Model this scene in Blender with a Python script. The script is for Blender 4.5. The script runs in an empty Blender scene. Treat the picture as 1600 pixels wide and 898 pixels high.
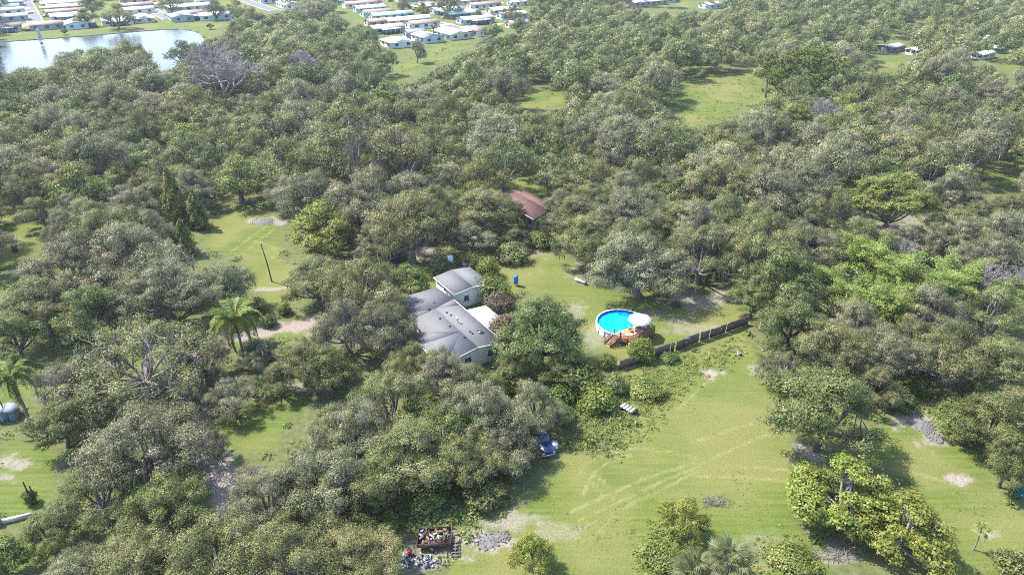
import bpy, math, random
import numpy as np
from mathutils import Vector, Matrix

# ------------------------------------------------------------------ camera, sky, sun, exposure
SC = bpy.context.scene
COL = SC.collection
CAM_H, PITCH, FPX = 60.0, math.radians(28.5), 1100.0      # drone height, tilt, focal length in photo pixels
cam_d = bpy.data.cameras.new('camera')
cam_d.sensor_width = 36.0
cam_d.lens = 36.0 * FPX / 1600.0
cam_d.clip_start = 0.5
cam_d.clip_end = 8000
cam = bpy.data.objects.new('camera', cam_d)
COL.objects.link(cam)
cam.location = (0, 0, CAM_H)
cam.rotation_euler = (math.pi / 2 - PITCH, 0, 0)
SC.camera = cam

SUN_EL = math.radians(53)
SUN_AZ = math.atan2(-0.90, 0.42)                          # from +Y towards +X
world = bpy.data.worlds.new('World')
SC.world = world
world.use_nodes = True
wn = world.node_tree
sky = wn.nodes.new('ShaderNodeTexSky')
sky.sky_type = 'NISHITA'
sky.sun_disc = False
sky.sun_elevation = SUN_EL
sky.sun_rotation = SUN_AZ
sky.altitude = 0
sky.air_density = 1.0
sky.dust_density = 1.0
sky.ozone_density = 1.0
bg = wn.nodes['Background']
bg.inputs['Strength'].default_value = 0.15
wn.links.new(sky.outputs['Color'], bg.inputs['Color'])

sd = Vector((math.sin(SUN_AZ) * math.cos(SUN_EL), math.cos(SUN_AZ) * math.cos(SUN_EL), math.sin(SUN_EL)))
sl = bpy.data.lights.new('sun', 'SUN')
sl.energy = 3.7
sl.angle = math.radians(0.6)
sl.color = (1.0, 0.955, 0.88)
so = bpy.data.objects.new('sun', sl)
COL.objects.link(so)
so.rotation_euler = sd.to_track_quat('Z', 'Y').to_euler()
so.location = (-200, 100, 300)

SC.view_settings.view_transform = 'Standard'
SC.view_settings.look = 'None'
SC.view_settings.gamma = 1.0
SC.view_settings.exposure = 1.78
SC.view_settings.use_curve_mapping = False
SC.render.engine = 'CYCLES'
SC.cycles.max_bounces = 5
SC.cycles.diffuse_bounces = 3
SC.cycles.glossy_bounces = 2
SC.cycles.transmission_bounces = 3
SC.cycles.transparent_max_bounces = 4
SC.cycles.volume_bounces = 0
SC.cycles.caustics_reflective = False
SC.cycles.caustics_refractive = False
SC.cycles.use_denoising = False
SC.cycles.filter_width = 1.0

rng = np.random.default_rng(11)
random.seed(11)

# ------------------------------------------------------------------ helpers
def G(px, py, z=0.0):
    """ground (or height z) point seen at a photo pixel"""
    u = (px - 800) / FPX; v = (449 - py) / FPX
    d = (u, math.cos(PITCH) + v * math.sin(PITCH), -math.sin(PITCH) + v * math.cos(PITCH))
    t = (z - CAM_H) / d[2]
    return Vector((d[0] * t, d[1] * t, z))

def PJ(x, y, z):
    z = np.asarray(z, float) - CAM_H
    f = y * math.cos(PITCH) - z * math.sin(PITCH)
    up = y * math.sin(PITCH) + z * math.cos(PITCH)
    f = np.where(f < 1, 1, f)
    return 800 + FPX * x / f, 449 - FPX * up / f

def in_poly(px, py, poly):
    px = np.asarray(px); py = np.asarray(py)
    r = np.zeros(px.shape, bool)
    n = len(poly)
    for i in range(n):
        x0, y0 = poly[i]; x1, y1 = poly[(i + 1) % n]
        c = ((y0 > py) != (y1 > py)) & (px < (x1 - x0) * (py - y0) / ((y1 - y0) or 1e-9) + x0)
        r ^= c
    return r

_perm = rng.random((256, 256))
def vnoise(x, y):
    xi = np.floor(x).astype(int); yi = np.floor(y).astype(int)
    fx = x - xi; fy = y - yi
    fx = fx * fx * (3 - 2 * fx); fy = fy * fy * (3 - 2 * fy)
    a = _perm[xi % 256, yi % 256]; b = _perm[(xi + 1) % 256, yi % 256]
    c = _perm[xi % 256, (yi + 1) % 256]; d = _perm[(xi + 1) % 256, (yi + 1) % 256]
    return (a * (1 - fx) + b * fx) * (1 - fy) + (c * (1 - fx) + d * fx) * fy

def fbm(x, y):
    return (vnoise(x, y) + .5 * vnoise(2.1 * x + 7, 2.1 * y + 3) + .25 * vnoise(4.3 * x + 1, 4.3 * y + 9)) / 1.75

def seg_dist(x, y, pts):
    d = np.full(x.shape, 1e9)
    for (x0, y0), (x1, y1) in zip(pts[:-1], pts[1:]):
        dx, dy = x1 - x0, y1 - y0
        t = np.clip(((x - x0) * dx + (y - y0) * dy) / (dx * dx + dy * dy + 1e-9), 0, 1)
        d = np.minimum(d, np.hypot(x - x0 - t * dx, y - y0 - t * dy))
    return d

def make_mesh(name, V, Fs, tint=None, smooth=False):
    """V (n,3); Fs a list of (m,k) index arrays; tint one value per face"""
    me = bpy.data.meshes.new(name)
    V = np.asarray(V, np.float32)
    Fs = [np.asarray(f, np.int32) for f in Fs if len(f)]
    me.vertices.add(len(V)); me.vertices.foreach_set('co', V.ravel())
    nl = sum(f.size for f in Fs); npoly = sum(len(f) for f in Fs)
    me.loops.add(nl); me.polygons.add(npoly)
    me.loops.foreach_set('vertex_index', np.concatenate([f.ravel() for f in Fs]))
    st = []; o = 0
    for f in Fs:
        st.append(o + np.arange(len(f)) * f.shape[1]); o += f.size
    me.polygons.foreach_set('loop_start', np.concatenate(st).astype(np.int32))
    if smooth:
        me.polygons.foreach_set('use_smooth', np.ones(npoly, bool))
    if tint is not None:
        a = me.attributes.new('tint', 'FLOAT', 'FACE')
        a.data.foreach_set('value', np.asarray(tint, np.float32))
    me.update(calc_edges=True)
    return me

class MB:
    """collects simple shapes into one mesh"""
    def __init__(s): s.v = []; s.q = []; s.t = []; s.n = 0
    def add(s, V, quads=(), tris=()):
        s.v.append(np.asarray(V, float).reshape(-1, 3))
        if len(quads): s.q.append(np.asarray(quads) + s.n)
        if len(tris): s.t.append(np.asarray(tris) + s.n)
        s.n += len(s.v[-1]); return s
    def box(s, c, d, rz=0.0, taper=1.0, R=None):
        x, y, z = [k / 2 for k in d]
        P = np.array([(-x, -y, -z), (x, -y, -z), (x, y, -z), (-x, y, -z), (-x * taper, -y * taper, z), (x * taper, -y * taper, z), (x * taper, y * taper, z), (-x * taper, y * taper, z)])
        if R is not None: P = P @ np.array(R).T
        elif rz:
            ca, sa = math.cos(rz), math.sin(rz)
            P = np.stack([P[:, 0] * ca - P[:, 1] * sa, P[:, 0] * sa + P[:, 1] * ca, P[:, 2]], 1)
        return s.add(P + np.array(c), [(0, 3, 2, 1), (4, 5, 6, 7), (0, 1, 5, 4), (1, 2, 6, 5), (2, 3, 7, 6), (3, 0, 4, 7)])
    def bar(s, a, b, w, h=None):
        a = np.array(a, float); b = np.array(b, float); d = b - a; L = np.linalg.norm(d); d = d / L
        up = np.array((0, 0, 1.0)) if abs(d[2]) < .95 else np.array((0, 1.0, 0))
        e = np.cross(d, up); e /= np.linalg.norm(e); u = np.cross(e, d)
        return s.box((a + b) / 2, (L, w, h or w), R=np.stack([d, e, u], 1))
    def prism(s, poly, z0, z1):
        n = len(poly)
        P = [(x, y, z0) for x, y in poly] + [(x, y, z1) for x, y in poly]
        c = np.mean(np.array(poly), 0); P += [(c[0], c[1], z0), (c[0], c[1], z1)]
        q = [(i, (i + 1) % n, (i + 1) % n + n, i + n) for i in range(n)]
        t = [((i + 1) % n, i, 2 * n) for i in range(n)] + [(i + n, (i + 1) % n + n, 2 * n + 1) for i in range(n)]
        return s.add(P, q, t)
    def tube(s, pts, rad, k=6):
        pts = np.asarray(pts, float); n = len(pts); rad = np.broadcast_to(np.asarray(rad, float), (n,))
        T = np.gradient(pts, axis=0); T /= np.linalg.norm(T, axis=1)[:, None] + 1e-9
        ref = np.array((0.31, 0.2, 1.0)) if abs(T[:, 2]).mean() < .8 else np.array((1.0, .13, .1))
        A = np.cross(T, ref); A /= np.linalg.norm(A, axis=1)[:, None] + 1e-9
        B = np.cross(T, A)
        th = np.arange(k) * 2 * math.pi / k
        ring = pts[:, None] + rad[:, None, None] * (A[:, None] * np.cos(th)[None, :, None] + B[:, None] * np.sin(th)[None, :, None])
        i = np.arange(n - 1)[:, None] * k; j = np.arange(k)[None]; j2 = (j + 1) % k
        q = np.stack([i + j, i + j2, i + k + j2, i + k + j], -1).reshape(-1, 4)
        return s.add(ring.reshape(-1, 3), q)
    def lathe(s, prof, k=16, c=(0, 0, 0)):
        th = np.arange(k) * 2 * math.pi / k
        P = np.array([(r * math.cos(t) + c[0], r * math.sin(t) + c[1], z + c[2]) for r, z in prof for t in th])
        n = len(prof); q = []
        for i in range(n - 1):
            for j in range(k): q.append((i * k + j, i * k + (j + 1) % k, (i + 1) * k + (j + 1) % k, (i + 1) * k + j))
        return s.add(P, q)
    def mesh(s, name, smooth=False):
        return make_mesh(name, np.concatenate(s.v), [np.concatenate(a) for a in (s.q, s.t) if a], smooth=smooth)
    def obj(s, name, mat, parent=None, loc=(0, 0, 0), rz=0.0, smooth=False):
        return link(name, s.mesh(name, smooth), mat, parent, loc, rz)

def link(name, me, mat, parent=None, loc=(0, 0, 0), rz=0.0, scale=None):
    if mat is not None and len(me.materials) == 0: me.materials.append(mat)
    o = bpy.data.objects.new(name, me); COL.objects.link(o)
    o.location = loc; o.rotation_euler = (0, 0, rz)
    if scale is not None: o.scale = scale
    if parent is not None: o.parent = parent
    return o

def tag(o, label=None, cat=None, group=None, kind=None):
    if label: o['label'] = label
    if cat: o['category'] = cat
    if group: o['group'] = group
    if kind: o['kind'] = kind
    return o

def thing(name, loc, label, cat, group=None, rz=0.0, scale=None):
    o = bpy.data.objects.new(name, None); COL.objects.link(o)
    o.empty_display_size = .3
    o.location = loc; o.rotation_euler = (0, 0, rz)
    if scale is not None: o.scale = scale
    return tag(o, label, cat, group)

# ------------------------------------------------------------------ materials
def mat(name, col, rough=.7, var=.12, scale=3.0, bump=0.0, spec=.3, metal=0.0, col2=None, detail=4):
    m = bpy.data.materials.new(name); m.use_nodes = True
    nt = m.node_tree; b = nt.nodes['Principled BSDF']
    b.inputs['Roughness'].default_value = rough
    b.inputs['Specular IOR Level'].default_value = spec
    b.inputs['Metallic'].default_value = metal
    tc = nt.nodes.new('ShaderNodeTexCoord')
    nz = nt.nodes.new('ShaderNodeTexNoise'); nz.inputs['Scale'].default_value = scale; nz.inputs['Detail'].default_value = detail
    nt.links.new(tc.outputs['Object'], nz.inputs['Vector'])
    r = nt.nodes.new('ShaderNodeValToRGB')
    c = np.array(col); c2 = np.array(col2) if col2 is not None else None
    lo, hi = (c * (1 - var), np.minimum(c * (1 + var), 1)) if c2 is None else (c, c2)
    r.color_ramp.elements[0].position = .32; r.color_ramp.elements[1].position = .68
    r.color_ramp.elements[0].color = (*lo, 1); r.color_ramp.elements[1].color = (*hi, 1)
    nt.links.new(nz.outputs['Fac'], r.inputs['Fac']); nt.links.new(r.outputs['Color'], b.inputs['Base Color'])
    if bump:
        bp = nt.nodes.new('ShaderNodeBump'); bp.inputs['Strength'].default_value = bump; bp.inputs['Distance'].default_value = .05
        n2 = nt.nodes.new('ShaderNodeTexNoise'); n2.inputs['Scale'].default_value = scale * 6
        nt.links.new(tc.outputs['Object'], n2.inputs['Vector'])
        nt.links.new(n2.outputs['Fac'], bp.inputs['Height']); nt.links.new(bp.outputs['Normal'], b.inputs['Normal'])
    return m

def leaf_mat(name, stops, transl=.38, rough=.48, objvar=.25, spec=.22, hue=.018):
    """stops: colours from tint 0 to 1"""
    m = bpy.data.materials.new(name); m.use_nodes = True
    nt = m.node_tree; b = nt.nodes['Principled BSDF']; out = nt.nodes['Material Output']
    at = nt.nodes.new('ShaderNodeAttribute'); at.attribute_name = 'tint'
    r = nt.nodes.new('ShaderNodeValToRGB')
    el = r.color_ramp.elements
    while len(el) < len(stops): el.new(.5)
    for i, c in enumerate(stops):
        el[i].position = i / (len(stops) - 1); el[i].color = (*c, 1)
    nt.links.new(at.outputs['Fac'], r.inputs['Fac'])
    oi = nt.nodes.new('ShaderNodeObjectInfo')
    hs = nt.nodes.new('ShaderNodeHueSaturation')
    mv = nt.nodes.new('ShaderNodeMapRange'); mv.inputs['To Min'].default_value = 1 - objvar; mv.inputs['To Max'].default_value = 1 + objvar
    nt.links.new(oi.outputs['Random'], mv.inputs['Value']); nt.links.new(mv.outputs['Result'], hs.inputs['Value'])
    ml = nt.nodes.new('ShaderNodeMath'); ml.operation = 'MULTIPLY'; ml.inputs[1].default_value = 7.31
    fr = nt.nodes.new('ShaderNodeMath'); fr.operation = 'FRACT'
    mh = nt.nodes.new('ShaderNodeMapRange'); mh.inputs['To Min'].default_value = .5 - hue; mh.inputs['To Max'].default_value = .5 + hue
    nt.links.new(oi.outputs['Random'], ml.inputs[0]); nt.links.new(ml.outputs[0], fr.inputs[0]); nt.links.new(fr.outputs[0], mh.inputs['Value'])
    nt.links.new(mh.outputs['Result'], hs.inputs['Hue'])
    nt.links.new(r.outputs['Color'], hs.inputs['Color'])
    nt.links.new(hs.outputs['Color'], b.inputs['Base Color'])
    b.inputs['Roughness'].default_value = rough; b.inputs['Specular IOR Level'].default_value = spec
    tr = nt.nodes.new('ShaderNodeBsdfTranslucent'); nt.links.new(hs.outputs['Color'], tr.inputs['Color'])
    mx = nt.nodes.new('ShaderNodeMixShader'); mx.inputs['Fac'].default_value = transl
    nt.links.new(b.outputs[0], mx.inputs[1]); nt.links.new(tr.outputs[0], mx.inputs[2]); nt.links.new(mx.outputs[0], out.inputs['Surface'])
    return m

M = {}
M['oak'] = leaf_mat('oak_leaves', [(.062, .086, .028), (.128, .148, .048), (.215, .216, .082), (.34, .315, .165)], objvar=.16)
M['oak_grey'] = leaf_mat('mossy_oak_leaves', [(.084, .100, .048), (.160, .168, .082), (.255, .248, .138), (.38, .352, .235)], objvar=.15)
M['dark'] = leaf_mat('dark_broad_leaves', [(.050, .078, .024), (.105, .136, .040), (.18, .200, .064), (.29, .28, .13)], objvar=.15)
M['bright'] = leaf_mat('bright_leaves', [(.058, .092, .022), (.112, .155, .034), (.18, .22, .05), (.27, .28, .09)], objvar=.15)
M['yellow'] = leaf_mat('yellow_green_leaves', [(.085, .125, .022), (.155, .195, .034), (.24, .262, .05), (.34, .31, .10)], objvar=.1, hue=.015)
M['russet'] = leaf_mat('russet_leaves', [(.10, .07, .045), (.15, .11, .065), (.19, .15, .09), (.24, .19, .13)], objvar=.1)
M['pine'] = leaf_mat('pine_needles', [(.095, .130, .030), (.165, .205, .050), (.25, .28, .08), (.34, .34, .13)], objvar=.15, rough=.6)
M['pine_yellow'] = leaf_mat('yellow_pine_needles', [(.085, .115, .024), (.155, .185, .042), (.24, .255, .065), (.33, .31, .11)], objvar=.05, hue=.01)
M['bamboo'] = leaf_mat('bamboo_leaves', [(.085, .14, .024), (.155, .215, .04), (.24, .30, .06), (.33, .35, .12)], transl=.35, objvar=.1, hue=.004)
M['weed'] = leaf_mat('weed_leaves', [(.11, .145, .03), (.17, .20, .05), (.23, .25, .07), (.31, .28, .12)], transl=.4, objvar=0, hue=0)
M['palm'] = leaf_mat('palm_fronds', [(.085, .125, .025), (.145, .19, .04), (.22, .26, .06), (.30, .32, .11)], objvar=.15, rough=.4)
M['palm_yellow'] = leaf_mat('yellow_frond', [(.5, .30, .02), (.6, .38, .03)], objvar=.05, hue=.0)
M['palm_dead'] = leaf_mat('dead_fronds', [(.16, .11, .09), (.23, .17, .13), (.32, .25, .19)], objvar=.2, transl=.1, rough=.8)
M['sabal'] = leaf_mat('fan_fronds', [(.085, .115, .045), (.14, .165, .07), (.21, .22, .11)], objvar=.18, rough=.4)
M['moss'] = leaf_mat('hanging_moss', [(.16, .155, .135), (.21, .20, .18), (.28, .26, .235)], transl=.25, objvar=.1, rough=.9, spec=.1)
M['bark'] = mat('oak_bark', (.15, .135, .125), .9, .35, 2.0, .6, .1)
M['bark_pale'] = mat('pale_bark', (.22, .19, .18), .9, .3, 1.2, .5, .1)
M['bark_dark'] = mat('dark_bark', (.085, .07, .06), .9, .3, 2.0, .6, .1)
M['dead'] = mat('dead_twigs', (.235, .21, .215), .9, .2, 2.0, 0, .1)
M['cane'] = mat('bamboo_canes', (.40, .36, .28), .7, .25, 1.0, 0, .2)
M['vine'] = mat('vine_bark', (.17, .20, .06), .9, .4, 3.0, .5, .1)

# ------------------------------------------------------------------ layout drawn in photo pixels
EYE_S = np.array((-.545, .838)); EYE_T = np.array((.838, .545))      # the street grid: house ridge and fence directions
ANG_T = math.atan2(.545, .838)                                        # rotation that turns local x onto T, local y onto S
PARK = [[(0, 0), (462, 0), (445, 15), (400, 18), (362, 30), (335, 50), (322, 62), (300, 72), (255, 112), (235, 80), (190, 60), (120, 70), (85, 95), (0, 118)],
        [(500, 0), (830, 0), (822, 40), (790, 48), (745, 60), (700, 72), (650, 82), (612, 80), (595, 60), (575, 40), (530, 22)],
        [(980, 0), (1150, 0), (1145, 9), (1100, 13), (1040, 12), (985, 9)]]
CLEAR = PARK + [
    [(1040, 128), (1100, 119), (1185, 108), (1198, 160), (1148, 170), (1132, 188), (1080, 198), (1052, 168)],
    [(1375, 90), (1412, 84), (1408, 112), (1380, 120)], [(1368, 60), (1414, 60), (1414, 84), (1368, 84)],
    [(1414, 72), (1442, 72), (1442, 87), (1414, 87)], [(1518, 78), (1562, 70), (1562, 96), (1518, 96)], [(1560, 90), (1600, 95), (1600, 114), (1562, 114)],
    [(622, 130), (615, 105), (640, 88), (735, 64), (720, 85), (690, 97), (655, 112)],
    [(800, 135), (880, 140), (890, 165), (830, 172), (800, 160)],
    [(1530, 236), (1565, 236), (1600, 243), (1600, 297), (1545, 287)],
    [(0, 333), (55, 328), (68, 350), (52, 400), (30, 414), (0, 414)],
    [(312, 372), (335, 345), (372, 318), (425, 318), (432, 350), (442, 400), (457, 420), (462, 455), (430, 478), (395, 455), (380, 420), (365, 398), (325, 384)],
    [(612, 462), (672, 430), (705, 412), (740, 410), (760, 400), (800, 393), (870, 383), (895, 410), (908, 440), (960, 455), (1010, 470), (1060, 480), (1120, 452), (1168, 452), (1172, 500), (1160, 522), (970, 582), (930, 562), (915, 500), (880, 470), (820, 450), (790, 470), (790, 550), (740, 572), (650, 542)],
    [(590, 376), (700, 376), (700, 402), (600, 412)], [(805, 276), (858, 294), (858, 345), (825, 347), (805, 310)],
    [(268, 572), (300, 572), (332, 640), (362, 700), (384, 765), (345, 778), (308, 700), (288, 640)],
    [(332, 662), (345, 638), (400, 622), (447, 640), (442, 692), (375, 707), (350, 692)], [(428, 597), (470, 573), (487, 600), (455, 648)],
    [(335, 525), (480, 493), (480, 522), (340, 545)], [(0, 690), (60, 678), (87, 690), (77, 760), (50, 805), (0, 815)], [(0, 600), (42, 603), (42, 640), (0, 647)],
    [(955, 590), (1160, 525), (1200, 560), (1222, 600), (1207, 640), (1242, 690), (1237, 750), (1252, 830), (1300, 870), (1330, 990), (640, 990), (700, 880), (720, 860), (780, 830), (835, 790), (855, 745), (872, 712), (960, 700), (1000, 660), (955, 620)],
    [(1385, 635), (1440, 648), (1540, 720), (1560, 780), (1700, 850), (1700, 990), (1480, 990), (1460, 800), (1400, 740), (1335, 720)],
]
def px_line(pts): return [tuple(G(*p)[:2]) for p in pts]

# ------------------------------------------------------------------ ground
def build_ground():
    ys = [-400, -150, -40, 10, 34]
    y = 42.0
    while y < 900: ys.append(y); y += max(.27, .0062 * y)
    ys += [1000, 1300, 1800, 2600, 4000]
    xs = list(np.arange(-74, 74.1, .42)); st = .42; x = xs[-1]
    pos = []
    while x < 800: st *= 1.035; x += st; pos.append(x)
    pos += [1100, 1700, 2600, 4000]
    xs = [-p for p in pos[::-1]] + xs + pos
    X, Y = np.meshgrid(np.array(xs), np.array(ys)); ny, nx = X.shape
    x = X.ravel(); y = Y.ravel()
    near = np.exp(-((y - 75) / 60) ** 2)
    z = .10 * (fbm(x * .25, y * .25) - .5) * np.clip((y - 40) / 10, 0, 1) * (y < 300)
    V = np.stack([x, y, z], 1)
    i = np.arange(ny - 1)[:, None] * nx + np.arange(nx - 1)[None]; i = i.ravel()
    me = make_mesh('ground', V, [np.stack([i, i + 1, i + 1 + nx, i + nx], 1)], smooth=True)
    # what grows or lies where
    jit = 10
    px, py = PJ(x, np.maximum(y, 30), z)
    sc = np.clip(60 / np.maximum(y, 40), .15, 1)
    jx = px + (fbm(x * .35, y * .35) - .5) * 50 * sc; jy = py + (fbm(x * .35 + 50, y * .35 + 9) - .5) * 34 * sc
    clear = np.zeros(len(x), bool)
    for p in CLEAR: clear |= in_poly(jx, jy, p)
    clear |= py > 905
    wood = 1 - clear.astype(float)
    n1 = fbm(x * .9, y * .9); n2 = fbm(x * .12 + 30, y * .12 + 70); n3 = fbm(x * 2.3 + 4, y * 2.3)
    dirt = np.zeros(len(x))
    def strip(pts, w, amt=1.0, rag=1.0):
        d = seg_dist(x, y, px_line(pts))
        return amt * np.clip((w - d + rag * (n1 - .5) * w * 1.6) / (.45 * w) , 0, 1)
    drive = strip([(700, 470), (655, 470), (600, 490), (540, 500), (480, 506), (420, 516), (350, 530), (305, 558), (287, 590), (303, 640), (322, 690), (345, 740), (362, 785), (385, 840), (420, 920)], 2.3, .95, .7)
    dirt = np.maximum(dirt, drive)
    dirt = np.maximum(dirt, strip([(400, 452), (430, 452), (455, 448)], .5, .9))
    dirt = np.maximum(dirt, strip([(395, 345), (425, 342), (440, 348)], 1.4, .8))
    for cx, cy, rx, ry, am in [(640, 392, 60, 13, .95), (700, 405, 40, 8, .7), (640, 385, 30, 8, .8), (760, 845, 55, 16, .85), (690, 850, 60, 25, .7), (800, 815, 50, 20, .65), (650, 878, 45, 16, .7), (1112, 584, 17, 8, 1.0), (1185, 575, 25, 10, .7), (1213, 650, 10, 6, .9),
                               (1262, 708, 26, 16, .85), (1425, 655, 45, 14, .9), (1455, 685, 28, 16, .75), (1498, 749, 24, 10, 1.3), (1085, 470, 50, 15, .75), (1130, 463, 30, 14, .7), (25, 722, 30, 12, .8), (8, 745, 20, 8, .7), (1545, 835, 24, 9, .75),
                               (1300, 865, 40, 16, .6), (930, 525, 18, 20, .45), (1090, 515, 60, 9, .45), (1060, 500, 30, 8, .4), (900, 485, 20, 14, .4), (455, 600, 14, 8, .5), (490, 605, 35, 16, .7), (1010, 490, 40, 7, .35), (20, 375, 14, 6, .6), (970, 568, 25, 6, .4), (865, 830, 60, 14, .35), (1200, 860, 60, 30, .25), (830, 395, 40, 10, .3), (905, 425, 30, 16, .35), (540, 525, 60, 16, .5), (1465, 600, 45, 18, .6), (1570, 690, 40, 14, .4), (1410, 350, 50, 16, .5)]:
        r = np.hypot((px - cx) / rx, (py - cy) / ry) + (n1 - .5) * 1.5 + (n3 - .5) * .9
        dirt = np.maximum(dirt, am * np.clip((1.05 - r) / .5, 0, 1))
    track = np.zeros(len(x))
    tw = .22
    lines = [[(905, 812), (950, 792), (1000, 768), (1045, 747), (1090, 728), (1130, 708), (1175, 688), (1235, 666)],
             [(890, 800), (930, 782), (970, 764), (1010, 746), (1055, 732), (1085, 722)],
             [(905, 826), (960, 800), (1020, 772), (1075, 742), (1110, 730), (1150, 727), (1200, 731), (1260, 737)],
             [(1090, 745), (1140, 744), (1190, 747), (1250, 754)],
             [(905, 742), (915, 725), (935, 712), (960, 704), (1000, 700), (1045, 705), (1085, 714)],
             [(912, 772), (920, 750), (934, 733), (955, 719), (985, 710)],
             [(956, 802), (958, 784), (952, 765), (940, 750), (925, 738)],
             [(942, 778), (936, 765), (928, 756)], [(935, 830), (950, 815), (958, 803), (985, 812)],
             [(345, 402), (370, 388), (395, 368), (418, 352)], [(352, 410), (385, 392), (412, 370), (430, 358)], [(385, 385), (410, 392), (430, 405)], [(395, 375), (425, 385), (440, 398)],
             [(820, 430), (860, 418), (895, 425)], [(1085, 690), (1140, 672), (1200, 655)], [(1350, 725), (1420, 735), (1475, 752)],
             [(855, 470), (900, 480), (925, 478)], [(1060, 640), (1090, 610), (1112, 590)]]
    for L in lines:
        d = seg_dist(x, y, px_line(L)); f = .9 * np.clip(1.4 - d / .2, 0, 1) * np.clip(n1 * 2.6 - .5, .1, 1) * np.clip(n3 * 2.4 - .4, .3, 1)
        track = np.maximum(track, f)
    dry = np.clip((n2 - .42) * 3.2, 0, 1) * .8
    for cx, cy, rx, ry, am in [(1110, 500, 90, 40, .6), (900, 450, 60, 50, .35), (960, 880, 120, 40, .5), (780, 870, 90, 40, .6), (1180, 640, 60, 60, .4), (1550, 830, 80, 50, .5)]:
        r = np.hypot((px - cx) / rx, (py - cy) / ry); dry = np.maximum(dry, am * np.clip(1.3 - r + (n1 - .5), 0, 1))
    ca = me.color_attributes.new('cover', 'FLOAT_COLOR', 'POINT')
    ca.data.foreach_set('color', np.stack([np.clip(dirt, 0, 1), track, dry, wood], 1).astype(np.float32).ravel())
    m = bpy.data.materials.new('ground_cover'); m.use_nodes = True
    nt = m.node_tree; b = nt.nodes['Principled BSDF']; b.inputs['Roughness'].default_value = .95; b.inputs['Specular IOR Level'].default_value = .1
    N = nt.nodes.new; L = nt.links.new
    at = N('ShaderNodeVertexColor'); at.layer_name = 'cover'
    sp = N('ShaderNodeSeparateColor'); L(at.outputs['Color'], sp.inputs[0])
    tc = N('ShaderNodeTexCoord')
    def noise(s, d=5):
        n = N('ShaderNodeTexNoise'); n.inputs['Scale'].default_value = s; n.inputs['Detail'].default_value = d; n.inputs['Roughness'].default_value = .65
        L(tc.outputs['Object'], n.inputs['Vector']); return n.outputs['Fac']
    def ramp(fac, stops):
        r = N('ShaderNodeValToRGB'); el = r.color_ramp.elements
        while len(el) < len(stops): el.new(.5)
        for k, (p, c) in enumerate(stops): el[k].position = p; el[k].color = (*c, 1)
        L(fac, r.inputs['Fac']); return r.outputs['Color']
    def mix(f, a, c):
        x_ = N('ShaderNodeMix'); x_.data_type = 'RGBA'
        if isinstance(f, float): x_.inputs[0].default_value = f
        else: L(f, x_.inputs[0])
        L(a, x_.inputs[6]); L(c, x_.inputs[7]); return x_.outputs[2]
    big = noise(.16, 5); mid = noise(1.1, 6); fine = noise(4.0, 6)
    g1 = ramp(mid, [(.28, (0.053, 0.086, 0.015)), (.5, (0.083, 0.114, 0.022)), (.72, (0.115, 0.137, 0.034))])
    g2 = ramp(fine, [(.3, (0.038, 0.062, 0.013)), (.5, (0.083, 0.106, 0.022)), (.7, (0.134, 0.146, 0.043))])
    g = mix(.62, g1, g2)
    gl = ramp(mid, [(.3, (0.045, 0.085, 0.013)), (.7, (0.086, 0.125, 0.024))])
    g = mix(ramp(big, [(.42, (0, 0, 0)), (.62, (0.421, 0.467, 0.413))]), g, gl)
    mp = N('ShaderNodeMapping'); mp.inputs['Rotation'].default_value[2] = -.5; mp.inputs['Scale'].default_value = (.12, 1.7, 1); L(tc.outputs['Object'], mp.inputs['Vector'])
    sn = N('ShaderNodeTexNoise'); sn.inputs['Scale'].default_value = 1.0; sn.inputs['Detail'].default_value = 4; sn.inputs['Distortion'].default_value = .6; L(mp.outputs['Vector'], sn.inputs['Vector'])
    streak = ramp(sn.outputs['Fac'], [(.35, (0.048, 0.080, 0.015)), (.65, (0.130, 0.148, 0.041))])
    g = mix(.38, g, streak)
    dryc = ramp(fine, [(.3, (0.105, 0.105, 0.032)), (.7, (0.168, 0.159, 0.058))])
    g = mix(sp.outputs[2], g, dryc)
    trc = ramp(fine, [(.35, (.130, .138, .050)), (.65, (.215, .205, .105))])
    g = mix(sp.outputs[1], g, trc)
    wd = ramp(mid, [(.3, (.055, .065, .028)), (.5, (.09, .10, .04)), (.7, (.13, .125, .065))])
    wf = N('ShaderNodeMath'); wf.operation = 'MULTIPLY'; wf.inputs[1].default_value = .85; L(at.outputs['Alpha'], wf.inputs[0])
    g = mix(wf.outputs[0], g, wd)
    sand = ramp(fine, [(.28, (.13, .11, .095)), (.5, (.215, .18, .155)), (.72, (.34, .295, .26))])
    g = mix(sp.outputs[0], g, sand)
    L(g, b.inputs['Base Color'])
    bp = N('ShaderNodeBump'); bp.inputs['Strength'].default_value = .8; bp.inputs['Distance'].default_value = .15
    L(noise(4.0, 6), bp.inputs['Height']); L(bp.outputs['Normal'], b.inputs['Normal'])
    o = link('ground', me, m); tag(o, 'mown grass, sandy tracks and woodland floor', kind='structure')
build_ground()

# ------------------------------------------------------------------ foliage builders
def leaves(c, nrm, size, aspect=.55):
    """one rhombic leaf spray per row: centres, normals, half lengths"""
    n = len(c)
    r = rng.normal(size=(n, 3)); t = np.cross(nrm, r); t /= np.linalg.norm(t, axis=1)[:, None] + 1e-9
    b = np.cross(nrm, t)
    s = size[:, None]
    V = np.stack([c - t * s, c + b * s * aspect, c + t * s, c - b * s * aspect], 1).reshape(-1, 3)
    return V, np.arange(4 * n).reshape(-1, 4)

def unit(v): return v / (np.linalg.norm(v, axis=-1, keepdims=True) + 1e-9)

def bez(a, m, b, n=6):
    t = np.linspace(0, 1, n)[:, None]
    return (1 - t) ** 2 * np.array(a) + 2 * t * (1 - t) * np.array(m) + t ** 2 * np.array(b)

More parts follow.
